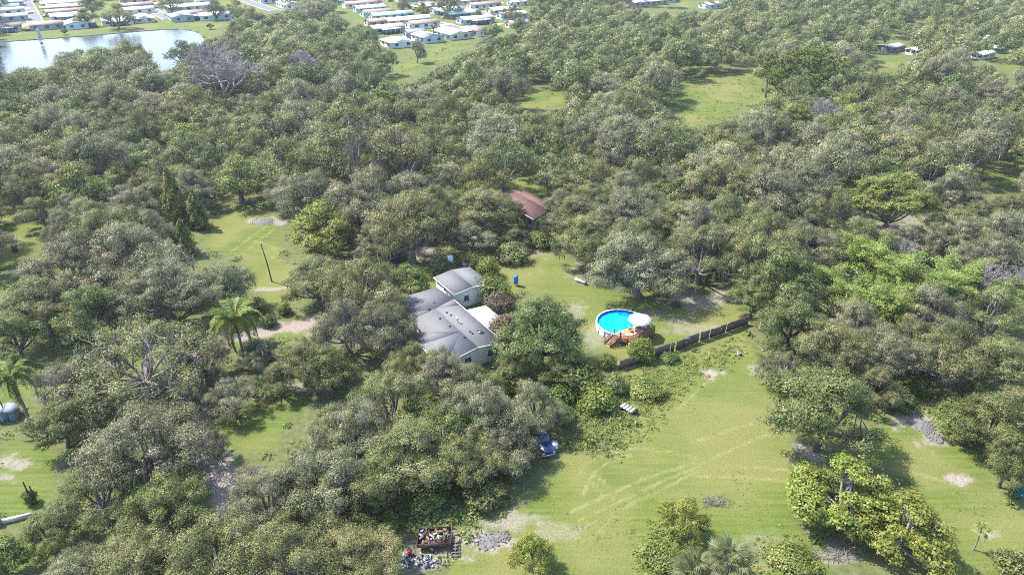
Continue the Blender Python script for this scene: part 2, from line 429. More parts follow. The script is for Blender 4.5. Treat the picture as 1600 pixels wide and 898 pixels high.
def crown_from_lobes(lobes, clump_gap, per, leaf, clump_r, flat=.55, zmin=-.65, tint_bias=0.0, hollow=.8, holes=.2, holes_at=1.3):
    """lobes: (cx,cy,cz,rx,ry,rz). Sprays of leaves in clumps over each lobe's skin"""
    C = []; D = []; LB = []
    for k, (cx, cy, cz, rx, ry, rz) in enumerate(lobes):
        area = 4 * math.pi * ((rx * ry + rx * rz + ry * rz) / 3)
        n = max(6, int(area * .8 / clump_gap ** 2))
        d = unit(rng.normal(size=(n * 2, 3))); d = d[d[:, 2] > zmin][:n]
        rr = rng.uniform(hollow - .12, 1.12, (len(d), 1))
        C.append(np.array((cx, cy, cz)) + d * np.array((rx, ry, rz)) * rr); D.append(d); LB.append(np.full(len(d), rng.normal() * .10))
    C = np.concatenate(C); D = np.concatenate(D); LB = np.concatenate(LB)
    # drop clumps buried deep inside other lobes and tear irregular holes in the canopy
    keep = np.ones(len(C), bool)
    for (cx, cy, cz, rx, ry, rz) in lobes:
        q = ((C - np.array((cx, cy, cz))) / np.array((rx, ry, rz)))
        keep &= ~((np.linalg.norm(q, axis=1) < .5))
    if holes:
        ph = rng.uniform(0, 6.28, 6); f = 2.1 / holes_at
        fld = np.sin(C[:, 0] * f + ph[0]) * np.sin(C[:, 1] * f * 1.1 + ph[1]) + .7 * np.sin(C[:, 0] * f * 2.1 + C[:, 2] * f * 1.7 + ph[2]) * np.sin(C[:, 1] * f * 1.9 - C[:, 2] * f + ph[3])
        keep &= fld > np.quantile(fld, holes)
    C, D, LB = C[keep], D[keep], LB[keep]
    n = len(C)
    cr = clump_r * rng.uniform(.5, 1.5, n)
    ct = LB + rng.normal(0, .2, n)
    k = np.maximum(3, (per * (cr / clump_r) ** 2).astype(int))
    idx = np.repeat(np.arange(n), k)
    off = rng.normal(size=(len(idx), 3)); ln = np.linalg.norm(off, axis=1, keepdims=True)
    off = off / ln * np.minimum(ln / 1.5, 1.25) * np.array((1, 1, flat))
    P = C[idx] + off * cr[idx][:, None]
    N = unit(off * 1.0 + D[idx] * .4 + np.array((0, 0, .6)) + rng.normal(size=off.shape) * .38)
    S = leaf * rng.uniform(.6, 1.35, len(idx))
    V, Fq = leaves(P, N, S)
    t = np.clip(.46 + tint_bias + ct[idx] + rng.normal(0, .15, len(idx)), 0, 1)
    return V, Fq, t, C, D

def limb(mb, a, b, r0, r1, bow=.2, n=6, k=6, wob=.0):
    a = np.array(a, float); b = np.array(b, float); L = np.linalg.norm(b - a)
    m = (a + b) / 2 + np.array((0, 0, bow * L)) + rng.normal(size=3) * wob * L
    p = bez(a, m, b, n)
    mb.tube(p, np.linspace(r0, r1, n), k); return p

def oak(seed, R=7.0, H=10.0, nl=8, gap=.92, per=96, leaf=.098, cr=.62, open_=0.0, moss=500, twigs=7, crownmat='oak', up=0.0, bark='bark', trunk_r=.42, hollow=.66, holes=.28):
    """spreading crown of lobes carried by curved limbs"""
    global rng
    rng = np.random.default_rng(seed)
    lobes = []
    a0 = rng.uniform(0, 6.28)
    for i in range(nl + 4):
        a = a0 + i * 2.39996 + rng.normal(0, .25)
        r = R * math.sqrt(rng.uniform(.16, .62)); rr = R * rng.uniform(.22, .36)
        z = H * (.72 - .42 * (r / R) ** 2 + rng.uniform(-.14, .07) + up)
        lobes.append((r * math.cos(a), r * math.sin(a), z, rr, rr * rng.uniform(.8, 1.2), rr * rng.uniform(.6, 1.0)))
    for i in range(2):
        a = rng.uniform(0, 6.28); r = R * rng.uniform(.05, .25); rr = R * rng.uniform(.26, .36)
        lobes.append((r * math.cos(a), r * math.sin(a), H * rng.uniform(.74, .84), rr, rr, rr * rng.uniform(.55, .75)))
    V, Fq, t, C, D = crown_from_lobes(lobes, gap * (1 + open_), per, leaf, cr, hollow=hollow, holes=holes)
    crown = make_mesh('crown', V, [Fq], t)
    mb = MB()
    fork = np.array((rng.normal(0, .2), rng.normal(0, .2), H * .2))
    mb.tube([(0, 0, -.3), (0, 0, .15), fork * .5, fork], [trunk_r * 1.5, trunk_r * 1.2, trunk_r, trunk_r * .95], 8)
    for (cx, cy, cz, rx, ry, rz) in lobes:
        tip = np.array((cx, cy, cz))
        limb(mb, fork, tip, trunk_r * .6, .10, bow=-.1, n=8, wob=.1)
        d = np.linalg.norm(C - tip, axis=1); near = np.argsort(d)
        sel = near[:max(twigs * 4, 1)]; sel = rng.choice(sel, min(twigs, len(sel)), replace=False) if len(sel) else []
        for s in sel: limb(mb, tip - (tip - fork) * rng.uniform(0, .4), tip + (C[s] - tip) * rng.uniform(.85, 1.12), .075, .02, bow=.05, n=4, k=4, wob=.14)
    trunk = mb.mesh('trunk', smooth=True)
    mo = None
    if moss:
        low = C[D[:, 2] < .25] if (D[:, 2] < .25).sum() > 10 else C
        i = rng.integers(0, len(low), moss)
        p = low[i] + rng.normal(size=(moss, 3)) * .4
        ln = rng.uniform(.4, 1.5, moss); a = rng.uniform(0, 6.28, moss); w = rng.uniform(.05, .13, moss)
        e = np.stack([np.cos(a) * w, np.sin(a) * w, 0 * a], 1); dn = np.stack([rng.normal(0, .1, moss), rng.normal(0, .1, moss), -ln], 1)
        Vm = np.stack([p - e, p + e, p + dn * .6 + e * .8, p + dn], 1).reshape(-1, 3)
        mo = make_mesh('moss', Vm, [np.arange(4 * moss).reshape(-1, 4)], rng.random(moss))
    zc = float(np.mean(V[:, 2])); w = float(np.percentile(np.hypot(V[:, 0], V[:, 1]), 97)) * 2
    top = float(V[:, 2].max())
    return dict(parts=[('trunk', trunk, M[bark]), ('crown', crown, M[crownmat])] + ([('hanging_moss', mo, M['moss'])] if mo else []), W=w, H=top, zc=zc / top)

def pine(seed, H=14.0, R=3.9, bare=.5, tufts=140, needles=64, nl=.48, flatc=.55, crownmat='pine', spread=1.0):
    global rng
    rng = np.random.default_rng(seed)
    mb = MB()
    lean = rng.normal(0, .4, 2)
    top = np.array((lean[0], lean[1], H * .96))
    axis = bez((0, 0, -.3), (lean[0] * .2, lean[1] * .2, H * .5), top, 8); mb.tube(axis, np.linspace(.26, .07, 8), 7)
    P = []
    nb = 16
    for i in range(nb):
        f = bare + (1 - bare) * (i + .5) / nb
        base = bez((0, 0, 0), (lean[0] * .2, lean[1] * .2, H * .5), top, 30)[int(f * 29)]
        a = i * 2.4 + rng.normal(0, .3); l = R * (1.05 - .55 * ((f - bare) / (1 - bare)) ** 1.6) * rng.uniform(.7, 1.1) * spread
        tip = base + np.array((math.cos(a) * l, math.sin(a) * l, l * rng.uniform(.15, .5)))
        p = limb(mb, base, tip, .09, .03, bow=-.05, n=5, k=5, wob=.05)
        m = max(3, int(tufts / nb))
        for j in range(m):
            q = p[-1] * rng.uniform(.55, 1.1) + base * 0 ; u = rng.uniform(.35, 1.05)
            q = base + (tip - base) * u + rng.normal(size=3) * np.array((.5, .5, .28)) * (R * .28)
            P.append(q)
    P = np.array(P)
    n = len(P); idx = np.repeat(np.arange(n), needles)
    d = unit(rng.normal(size=(len(idx), 3)) + np.array((0, 0, .45)))
    L = nl * rng.uniform(.7, 1.25, len(idx))
    c = P[idx] + d * L[:, None] * .5
    e = unit(np.cross(d, rng.normal(size=d.shape))) * (.045 + .02 * rng.random(len(idx)))[:, None]
    a = c - d * L[:, None] * .5; b = c + d * L[:, None] * .5
    V = np.stack([a - e, a + e, b + e, b - e], 1).reshape(-1, 3)
    t = np.clip(.5 + rng.normal(0, .12, n)[idx] + rng.normal(0, .15, len(idx)), 0, 1)
    crown = make_mesh('crown', V, [np.arange(len(V)).reshape(-1, 4)], t)
    w = float(np.percentile(np.hypot(V[:, 0], V[:, 1]), 97)) * 2; tp = float(V[:, 2].max())
    return dict(parts=[('trunk', mb.mesh('trunk', True), M['bark_dark'] if spread < 1.2 else M['bark_pale']), ('crown', crown, M[crownmat])], W=w, H=tp, zc=float(V[:, 2].mean()) / tp)

def cypress(seed, H=7.0, R=1.5, n=5200, crownmat='bright'):
    """upright pointed conifer: sprays along rising shoots"""
    global rng
    rng = np.random.default_rng(seed)
    f = rng.beta(1.1, 1.35, n); f = np.clip(f, .02, .99)
    a = rng.uniform(0, 6.28, n)
    rad = R * (1 - f) ** .75 * (1 + .28 * np.sin(a * 3 + f * 9) + .22 * np.sin(a * 5 - f * 17)) * rng.uniform(.55, 1.08, n)
    P = np.stack([rad * np.cos(a), rad * np.sin(a), .35 + f * (H - .3)], 1)
    N = unit(np.stack([np.cos(a), np.sin(a), np.full(n, .5)], 1) + rng.normal(size=(n, 3)) * .6)
    V, Fq = leaves(P, N, .16 * rng.uniform(.6, 1.4, n))
    t = np.clip(.42 + .2 * np.sin(a * 4 + f * 15) + rng.normal(0, .2, n), 0, 1)
    mb = MB(); mb.tube([(0, 0, -.2), (0, 0, H * .9)], [.16, .03], 6)
    return dict(parts=[('trunk', mb.mesh('trunk', True), M['bark_dark']), ('crown', make_mesh('crown', V, [Fq], t), M[crownmat])], W=2 * R, H=H, zc=.4)

def bare_tree(seed, H=10.0, R=6.5, depth=5, fan=3, twig=.018, stems=1, barkm='dead', r0=.3):
    """leafless crown of forking branches"""
    global rng
    rng = np.random.default_rng(seed)
    mb = MB(); tw = MB()
    def grow(a, d, L, r, k):
        b = a + d * L
        m = (a + b) / 2 + rng.normal(size=3) * L * .1
        (mb if k > 2 else tw).tube(bez(a, m, b, 4), np.linspace(r, r * .62, 4), 5 if k > 2 else 3)
        if k <= 0: return
        for _ in range(fan if k < depth else fan + 1):
            nd = unit(d + rng.normal(size=3) * np.array((.6, .6, .36)) + np.array((0, 0, .10)))
            grow(a + (b - a) * rng.uniform(.6, 1), nd, L * rng.uniform(.62, .86), max(r * .6, twig), k - 1)
    for s in range(stems):
        grow(np.array((rng.normal(0, .3) * (stems > 1), rng.normal(0, .3) * (stems > 1), -.2)), unit(np.array((rng.normal(0, .12), rng.normal(0, .12), 1.0))), H * .27, r0, depth)
    me = mb.mesh('trunk', True); t2 = tw.mesh('twigs', True)
    V = np.concatenate(tw.v)
    w = float(np.percentile(np.hypot(V[:, 0], V[:, 1]), 95)) * 2
    return dict(parts=[('trunk', me, M[barkm]), ('crown', t2, M[barkm])], W=w, H=float(V[:, 2].max()), zc=.62)

def bamboo(seed, H=11.0, R=4.0, canes=46, crownmat='bamboo'):
    global rng
    rng = np.random.default_rng(seed)
    mb = MB(); P = []; D = []; T = []
    for i in range(canes):
        a = rng.uniform(0, 6.28); r = rng.uniform(0, .9); h = H * rng.uniform(.6, 1.05); o = R * rng.uniform(.25, 1.1)
        b = np.array((math.cos(a) * r, math.sin(a) * r, -.2)); tip = np.array((math.cos(a) * (r + o), math.sin(a) * (r + o), h * rng.uniform(.78, .95)))
        p = bez(b, (b[0] * 1.2, b[1] * 1.2, h * .95), tip, 10); mb.tube(p, np.linspace(.05, .015, 10), 4)
        u = rng.uniform(.38, 1.0, 330); k = np.clip((u * 9).astype(int), 0, 8); w = (u * 9 - k)[:, None]
        q = p[k] * (1 - w) + p[k + 1] * w
        sd_ = rng.normal(size=(330, 3)) * np.array((.42, .42, .3)) * (1.25 - .5 * u)[:, None]
        P.append(q + sd_); D.append(unit(sd_ * .5 + np.array((0, 0, .7)) + rng.normal(size=sd_.shape) * .5)); T.append(np.full(330, rng.normal(0, .12)))
    P = np.concatenate(P); D = np.concatenate(D); T = np.concatenate(T)
    V, Fq = leaves(P, D, .17 * rng.uniform(.6, 1.4, len(P)), .28)
    t = np.clip(.5 + T + rng.normal(0, .17, len(P)), 0, 1)
    w = float(np.percentile(np.hypot(V[:, 0], V[:, 1]), 96)) * 2
    return dict(parts=[('canes', mb.mesh('canes', True), M['cane']), ('foliage', make_mesh('foliage', V, [Fq], t), M[crownmat])], W=w, H=float(V[:, 2].max()), zc=.62)

def shrub(seed, R=1.6, H=2.4, gap=.5, per=34, leaf=.12, cr=.42, crownmat='bright', nl=5):
    global rng
    rng = np.random.default_rng(seed)
    lobes = []
    for i in range(nl):
        a = i * 6.283 / nl + rng.normal(0, .3); r = R * rng.uniform(.3, .55); rr = R * rng.uniform(.42, .6)
        lobes.append((r * math.cos(a), r * math.sin(a), H * rng.uniform(.32, .5), rr, rr, H * rng.uniform(.3, .42)))
    lobes.append((0, 0, H * .58, R * .5, R * .5, H * .42))
    V, Fq, t, C, D = crown_from_lobes(lobes, gap, per, leaf, cr, zmin=-.6, holes=.08, holes_at=.5)
    V[:, 2] = np.maximum(V[:, 2], .02)
    mb = MB()
    for s in rng.choice(len(C), 12, replace=False): limb(mb, (0, 0, -.1), C[s], .05, .015, bow=.1, n=4, k=4)
    w = float(np.percentile(np.hypot(V[:, 0], V[:, 1]), 97)) * 2
    return dict(parts=[('stems', mb.mesh('stems', True), M['bark']), ('foliage', make_mesh('foliage', V, [Fq], t), M[crownmat])], W=w, H=float(V[:, 2].max()), zc=.5)

def frond_pinnate(L=3.4, droop=1.6, n=46, lw=.55):
    """arched feather frond along +x"""
    mb = MB()
    u = np.linspace(0, 1, 10)
    spine = np.stack([L * .8 * np.sin(u * 1.35) / np.sin(1.35), 0 * u, .75 * np.sin(u * 2.2) * L * .3 - droop * u ** 2.4], 1)
    mb.tube(spine, np.linspace(.05, .012, 10), 4)
    uu = np.repeat(np.linspace(.12, 1, n), 2); sg = np.tile([1, -1], n)
    k = np.clip((uu * 9).astype(int), 0, 8); w = (uu * 9 - k)[:, None]
    a = spine[k] * (1 - w) + spine[k + 1] * w
    ll = lw * (1 - .55 * np.abs(uu - .45)) * rng.uniform(.85, 1.1, len(uu))
    d = np.stack([.45 + 0 * uu, sg * .8, -.55 + rng.normal(0, .15, len(uu))], 1); d = unit(d)
    b = a + d * ll[:, None]
    e = np.stack([np.full(len(uu), .075), 0 * uu, 0 * uu], 1)
    V = np.stack([a - e, a + e, b + e * .3, b - e * .3], 1).reshape(-1, 3)
    mb.add(V, np.arange(len(V)).reshape(-1, 4))
    me = mb.mesh('frond'); at = me.attributes.new('tint', 'FLOAT', 'FACE')
    at.data.foreach_set('value', rng.uniform(.2, .9, len(me.polygons)).astype(np.float32))
    return me

def frond_fan(stalk=1.0, R=.85, n=22, droop=.5):
    mb = MB()
    mb.tube([(0, 0, 0), (stalk * .5, 0, .12), (stalk, 0, .05)], [.03, .025, .02], 4)
    for i in range(n):
        a = -2.1 + 4.2 * i / (n - 1); l = R * (1 - .12 * abs(a)) * rng.uniform(.9, 1.08)
        t = np.array((math.cos(a), math.sin(a), -.05)); e = np.array((-math.sin(a), math.cos(a), .35)) * .05
        o = np.array((stalk, 0, .05)); m = o + t * l * .6 + np.array((0, 0, .05)); b = o + t * l + np.array((0, 0, -droop * rng.uniform(.5, 1.2) * l))
        mb.add([o, m - e, b, m + e], [(0, 1, 2, 3)])
    me = mb.mesh('frond'); at = me.attributes.new('tint', 'FLOAT', 'FACE')
    at.data.foreach_set('value', rng.uniform(.1, .95, len(me.polygons)).astype(np.float32))
    return me

def put(proto, name, x, y, w, h, label, cat, group=None, rz=None, z=0.0, lod=None):
    sx = w / proto['W']; sz = h / proto['H']
    root = thing(name, (x, y, z), label, cat, group, rz=random.uniform(0, 6.283) if rz is None else rz, scale=(sx * random.uniform(.9, 1.1), sx * random.uniform(.9, 1.1), sz))
    if w > 6: root.rotation_euler[0] = random.gauss(0, .05); root.rotation_euler[1] = random.gauss(0, .05)
    for pn, me, m in proto['parts'][:lod]:
        q = link(pn, me, m, root)
        if pn in ('hanging_moss', 'canes', 'stems'): q['kind'] = 'stuff'
    return root

def locate(px, py, wpx, hr, zc):
    """where a crown whose centre shows at (px,py), wpx wide, stands: ground x,y, width and height in metres"""
    z = 5.0
    for _ in range(6):
        p = G(px, py, z); d = math.cos(PITCH) * p.y + math.sin(PITCH) * (CAM_H - z)
        w = wpx * d / FPX; h = w * hr; z = h * zc
    return p.x, p.y, w, h

# ------------------------------------------------------------------ tree stock
OAK_N = [oak(101 + i, R=7, H=10 + .4 * (i % 3), nl=7 + i % 3, crownmat=('oak', 'oak_grey')[i % 2], moss=450) for i in range(5)]
OAK_OPEN = [oak(131 + i, R=7, H=9.5, nl=8, open_=.3, holes=.34, crownmat=('oak_grey', 'oak')[i], moss=900, twigs=12, bark='bark_pale', trunk_r=.3) for i in range(2)]
OAK_M = [oak(151 + i, R=7, H=10 + .5 * (i % 3), nl=6 + i % 4, gap=1.22, per=56, leaf=.148, cr=.78, twigs=5, crownmat=('oak', 'oak_grey', 'oak', 'oak_grey', 'dark')[i % 5], moss=(250 if i % 2 else 0)) for i in range(6)]
OAK_F = [oak(171 + i, R=7, H=10.5, nl=6, gap=1.7, per=30, leaf=.30, cr=1.05, twigs=0, crownmat='oak', moss=0) for i in range(3)]
DARK_N = [oak(181 + i, R=5.2, H=10.5, nl=8, gap=.82, per=84, leaf=.10, cr=.56, up=-.03, crownmat='dark', moss=0, bark='bark_dark', trunk_r=.3) for i in range(3)]
DARK_M = [oak(401 + i, R=5.6, H=11, nl=8, gap=1.05, per=44, leaf=.165, cr=.72, crownmat='dark', moss=0, bark='bark_dark', twigs=4) for i in range(2)]
BRIGHT_M = [oak(411 + i, R=4.6, H=8.5, nl=7, gap=.95, per=40, leaf=.165, cr=.66, up=-.05, crownmat=('bright', 'yellow')[i], moss=0, twigs=3) for i in range(2)]
BRIGHT_N = [oak(191 + i, R=4.2, H=7.5, nl=7, gap=.66, per=44, leaf=.13, cr=.48, up=-.06, crownmat=('yellow', 'bright')[i % 2], moss=0, trunk_r=.22) for i in range(3)]
YELL_BIG = oak(197, R=5.2, H=8.2, nl=10, gap=.72, per=40, leaf=.15, cr=.48, up=-.12, crownmat='yellow', moss=0, trunk_r=.28, twigs=10, bark='bark_pale', hollow=.62)
GUM = oak(201, R=6.2, H=17, nl=9, gap=1.1, per=50, leaf=.16, cr=.75, open_=.15, crownmat='oak', moss=0, twigs=9, bark='bark_pale', trunk_r=.34)
PINES = [pine(211 + i, H=14, R=3.6, bare=.42 + .06 * i) for i in range(3)]
FLATPINE = oak(221, R=6.2, H=12, nl=9, gap=.75, per=60, leaf=.13, cr=.5, up=.16, crownmat='pine_yellow', moss=0, bark='bark_pale', trunk_r=.3, twigs=8, holes=.12)
TALLCON = cypress(225, H=15, R=3.6, n=6000, crownmat='pine')
CYP = [cypress(231 + i, H=7.5, R=1.7 - .2 * i, crownmat='pine_yellow') for i in range(2)]
BARE_BIG = bare_tree(241, H=11, depth=7, fan=3, twig=.02, r0=.26)
BARE_S = [bare_tree(251 + i, H=9, depth=4, fan=3, twig=.025, r0=.16, stems=2) for i in range(2)]
BAMB = [bamboo(261 + i) for i in range(3)]
SHRUBS = [shrub(271 + i, crownmat=c) for i, c in enumerate(('bright', 'yellow', 'dark', 'russet', 'bright'))]
rng = np.random.default_rng(77)

# ------------------------------------------------------------------ woods: hand-placed trees nearest the camera
taken = []     # (x, y, w) of everything standing
def tree(stock, name, px, py, wpx, hr, label, cat, group=None, rz=None):
    x, y, w, h = locate(px, py, wpx, hr, stock['zc'])
    taken.append((x, y, w))
    return put(stock, name, x, y, w, h, label, cat, group, rz)
OAKG = dict()
near_oaks = [
    # px, py, width px, height/width, stock, label
    (205, 395, 160, .70, OAK_N[1], 'grey mossy live oak between the dark bin lawn and the pointed cypresses'),
    (110, 410, 150, .72, OAK_N[3], 'grey live oak bordering the lawn with the dark bin'),
    (160, 345, 130, .75, OAK_N[0], 'olive live oak left of the tallest pointed cypress'),
    (255, 448, 150, .72, OAK_N[1], 'ash-grey mossy live oak in front of the pointed cypresses'),
    (345, 440, 105, .85, OAK_N[3], 'dense grey live oak just behind the queen palm'),
    (60, 470, 120, .85, OAK_N[2], 'olive live oak behind the dark fan-leaved palm'),
    (135, 480, 110, .85, DARK_N[0], 'dark leafy oak between the wooded lane and the mossy oaks'),
    (215, 555, 215, .62, OAK_OPEN[1], 'wide open live oak with bare pale limbs over the sandy driveway'),
    (100, 600, 130, .75, OAK_OPEN[0], 'thin live oak with bare twigs beside the dark fan-leaved palm'),
    (90, 655, 100, .9, DARK_N[2], 'dark narrow oak standing above the bare-earth lawn'),
    (215, 690, 210, .68, OAK_N[3], 'broad ash-grey live oak left of the driveway bend'),
    (285, 625, 80, .9, OAK_OPEN[1], 'small thin oak leaning over the driveway bend'),
    (360, 615, 90, .75, OAK_OPEN[0], 'sparse mossy oak between the driveway and the small lawn'),
    (255, 785, 150, .8, DARK_N[0], 'dark green vine-clad oak below the broad grey oak'),
    (150, 770, 150, .72, OAK_N[0], 'olive live oak beside the lawn with fence posts'),
    (70, 830, 90, .8, DARK_N[1], 'leafy dark tree beside the low white wall'),
    (0, 870, 90, .9, BRIGHT_N[1], 'bright large-leaved tree at the low white wall'),
    (120, 895, 130, .75, OAK_N[1], 'grey live oak below the low white wall'),
    (215, 880, 170, .7, OAK_N[2], 'olive live oak at the foot of the vine-clad oak'),
    (330, 870, 190, .68, OAK_N[4], 'wide olive live oak left of the burnt trailer wood'),
    (455, 860, 190, .68, OAK_N[0], 'broad live oak two crowns left of the blue-white rubbish heap'),
    (560, 855, 130, .75, OAK_N[2], 'live oak hanging over the blue-white rubbish heap'),
    (415, 775, 130, .78, OAK_N[1], 'grey live oak at the end of the visible driveway'),
    (500, 745, 160, .75, OAK_N[3], 'large grey live oak in front of the small lawn'),
    (570, 770, 120, .8, DARK_N[1], 'dark oak shading the hidden shed behind the trailer'),
    (545, 665, 150, .75, OAK_N[1], 'rounded grey live oak beside the small lawn'),
    (610, 625, 150, .75, OAK_N[0], 'grey-green live oak two crowns in front of the grey house'),
    (640, 700, 150, .75, OAK_N[2], 'olive live oak amid the vines in front of the grey house'),
    (700, 665, 110, .85, BRIGHT_N[1], 'vine-covered bright green tree amid the grey oaks'),
    (748, 645, 165, .75, OAK_N[1], 'grey live oak overhanging the blue pickup truck'),
    (735, 705, 110, .9, OAK_N[4], 'live oak shading the weeds behind the burnt trailer'),
    (700, 585, 120, .85, OAK_N[3], 'grey live oak touching the front wall of the grey house'),
    (655, 640, 85, .9, BRIGHT_N[1], 'vine-covered green tree left of the bright vine-covered one'),
    (715, 715, 95, .85, DARK_N[1], 'dark vine-hung tree below the bright vine-covered one'),
    (745, 600, 85, .85, DARK_N[0], 'leafy dark tree at the end wall of the grey house'),
    (815, 560, 75, .9, OAK_N[4], 'olive tree beside the end wall of the grey house'),
    (838, 630, 95, .95, OAK_N[1], 'mossy oak casting its shade between the pickup and the slatted cart'),
    (1345, 510, 110, .85, OAK_N[1], 'grey oak at the lower edge of the bamboo thicket'),
    (1430, 530, 110, .8, OAK_N[0], 'olive oak above the red tractor'),
    (1270, 380, 110, .8, OAK_N[3], 'grey oak behind the dense dark oak at the fence'),
    (1540, 400, 110, .8, OAK_N[1], 'grey-green oak behind the bare pale canes'),
    (1590, 630, 90, .9, OAK_N[2], 'olive oak beside the pale-trunked one'),
    (320, 560, 90, .8, OAK_N[1], 'grey oak over the shaded driveway bend'),
    (405, 545, 70, .8, OAK_OPEN[0], 'thin oak in front of the queen palm lawn'),
    (330, 690, 60, 1.0, OAK_OPEN[1], 'sparse young oak beside the driveway'),
    (20, 520, 100, .9, DARK_N[1], 'dark leafy tree behind the drooping left palm'),
    (778, 318, 75, .85, OAK_N[0], 'olive oak hiding the left side of the brown-roofed house'),
    (878, 315, 70, .9, OAK_N[3], 'grey oak against the right side of the brown-roofed house'),
    (805, 368, 52, .7, DARK_N[2], 'leafy dark tree in front of the brown-roofed house'),
    (788, 690, 105, .8, OAK_N[3], 'grey oak whose twigs overhang the bed of the blue pickup'),
    (640, 560, 80, .85, OAK_N[4], 'olive live oak at the porch wing of the grey house'),
    (600, 505, 110, .95, OAK_N[3], 'moss-draped live oak leaning over the porch of the grey house'),
    (540, 500, 120, .85, OAK_OPEN[0], 'pale mossy oak above the parked cars by the porch'),
    (470, 560, 100, .85, OAK_N[2], 'rounded oak between the queen palm and the porch'),
    (515, 570, 95, .8, DARK_N[0], 'dark oak with leaf litter under it beside the small lawn'),
    (430, 590, 70, .9, OAK_N[0], 'small olive oak in front of the queen palm'),
    (560, 440, 150, .8, OAK_N[4], 'wide live oak beside the lane behind the grey house'),
    (495, 430, 110, .85, OAK_N[2], 'olive oak bordering the lawn with the wooden pole'),
    (505, 350, 110, .8, BRIGHT_N[0], 'yellow-green tree beside the gravel heap clearing'),
    (845, 515, 135, .95, DARK_N[0], 'tall leafy oak between the grey house and the round pool'),
    (870, 575, 80, .8, DARK_N[2], 'leafy oak low in front of the tall oak by the pool yard'),
    (1000, 405, 165, .72, OAK_N[1], 'broad grey live oak with low limbs in the pool yard'),
    (1095, 395, 130, .78, OAK_N[0], 'olive live oak with a low bare limb in the pool yard'),
    (925, 365, 120, .75, OAK_N[2], 'olive live oak where the pool yard lawn begins'),
    (985, 335, 130, .72, OAK_N[3], 'grey live oak just behind the broad pool yard oak'),
    (1150, 340, 130, .75, OAK_N[4], 'live oak behind the low-limbed oak of the pool yard'),
    (1225, 430, 140, .88, DARK_N[1], 'dense dark oak at the upper end of the plank fence'),
    (1185, 455, 80, .9, DARK_N[2], 'small dark oak overhanging the end of the plank fence'),
    (1240, 500, 110, .85, DARK_N[0], 'dark leafy oak left of the bamboo thicket'),
    (1300, 540, 130, .85, OAK_N[2], 'olive oak above the shady field corner'),
    (1225, 570, 75, .8, OAK_OPEN[1], 'thin grey oak at the edge of the big field'),
    (1295, 625, 180, .92, DARK_N[2], 'tall oak with a dark bare trunk standing in the big field'),
    (1390, 545, 120, .85, OAK_N[3], 'grey oak just left of the red tractor'),
    (1360, 600, 95, .8, OAK_N[0], 'olive oak below the red tractor'),
    (1500, 545, 130, .85, OAK_N[4], 'olive oak above the slim pale trunks'),
    (1575, 560, 120, .85, OAK_N[2], 'olive oak behind the slim pale trunks'),
    (1500, 655, 75, .7, BRIGHT_N[1], 'low leafy tree beside the grey rubble strip'),
    (1560, 650, 130, .85, DARK_N[0], 'leafy oak beside the grey rubble strip'),
    (1580, 715, 90, 1.15, DARK_N[1], 'leafy oak with a pale trunk near the bare brown slab'),
    (1455, 480, 120, .8, OAK_N[1], 'grey-green oak in front of the bamboo thicket'),
    (1550, 480, 110, .8, OAK_N[0], 'oak among the bare pale canes'),
]
for (px, py, wp, hr, st, lab) in near_oaks:
    nm = 'live_oak' if 'live oak' in lab else ('oak_tree' if 'oak' in lab else 'broadleaf_tree')
    tree(st, nm, px, py, wp, hr, lab, 'tree')

# ------------------------------------------------------------------ single trees of other kinds
tree(GUM, 'tall_tree', 555, 225, 150, 1.15, 'tall tree with pale bare upright limbs in the wood above the gravel heap', 'tree')
tree(GUM, 'tall_tree', 640, 235, 105, 1.2, 'tall pale-limbed tree right of the tallest pale-limbed one', 'tree')
tree(FLATPINE, 'flat_topped_pine', 1398, 302, 125, .82, 'flat-topped yellow-green pine above the bamboo thicket', 'tree')
tree(FLATPINE, 'flat_topped_pine', 1245, 178, 62, 1.0, 'small yellow-topped pine below the rough meadow', 'tree')
tree(PINES[0], 'pine_tree', 603, 160, 55, 1.35, 'round-topped green pine near the tall yellow grass', 'pine tree')
for k, (px, py, wp) in enumerate([(1205, 100, 42), (1228, 108, 46), (1250, 92, 44), (1272, 100, 48), (1296, 106, 44), (1285, 88, 40), (1215, 128, 40), (1262, 130, 38)]):
    tree(PINES[k % 3], 'pine_tree', px, py, wp, 1.75, 'green pine with a bare trunk in the stand beside the rough meadow', 'pine tree', 'pines beside the rough meadow')
tree(OAK_M[0], 'live_oak', 1583, 205, 80, .95, 'spreading oak with a bare forked trunk on the right meadow', 'tree')
tree(TALLCON, 'conifer', 1467, 34, 32, 2.3, 'tall pointed green conifer above the sheds', 'tree')
tree(CYP[0], 'cypress', 272, 315, 42, 2.2, 'taller of the two pointed cypresses at the clearing', 'tree')
tree(CYP[1], 'cypress', 307, 333, 30, 2.1, 'shorter pointed cypress standing free in the clearing', 'tree')
tree(CYP[0], 'cypress', 288, 375, 30, 2.0, 'pointed cypress half hidden by the grey oak', 'tree')
tree(BARE_BIG, 'bare_tree', 345, 108, 150, .72, 'huge leafless lilac-grey tree near the pond', 'tree')
tree(BARE_BIG, 'bare_tree', 470, 105, 75, .75, 'leafless grey tree in the wood right of the huge bare one', 'tree')
for px, py, wp in [(1535, 428, 80), (1490, 440, 60), (1420, 395, 55), (1580, 430, 55)]:
    tree(BARE_S[(px // 5) % 2], 'bare_tree', px, py, wp, 1.2, 'leafless pale tree standing out of the bamboo thicket', 'tree', 'bare trees in the bamboo')
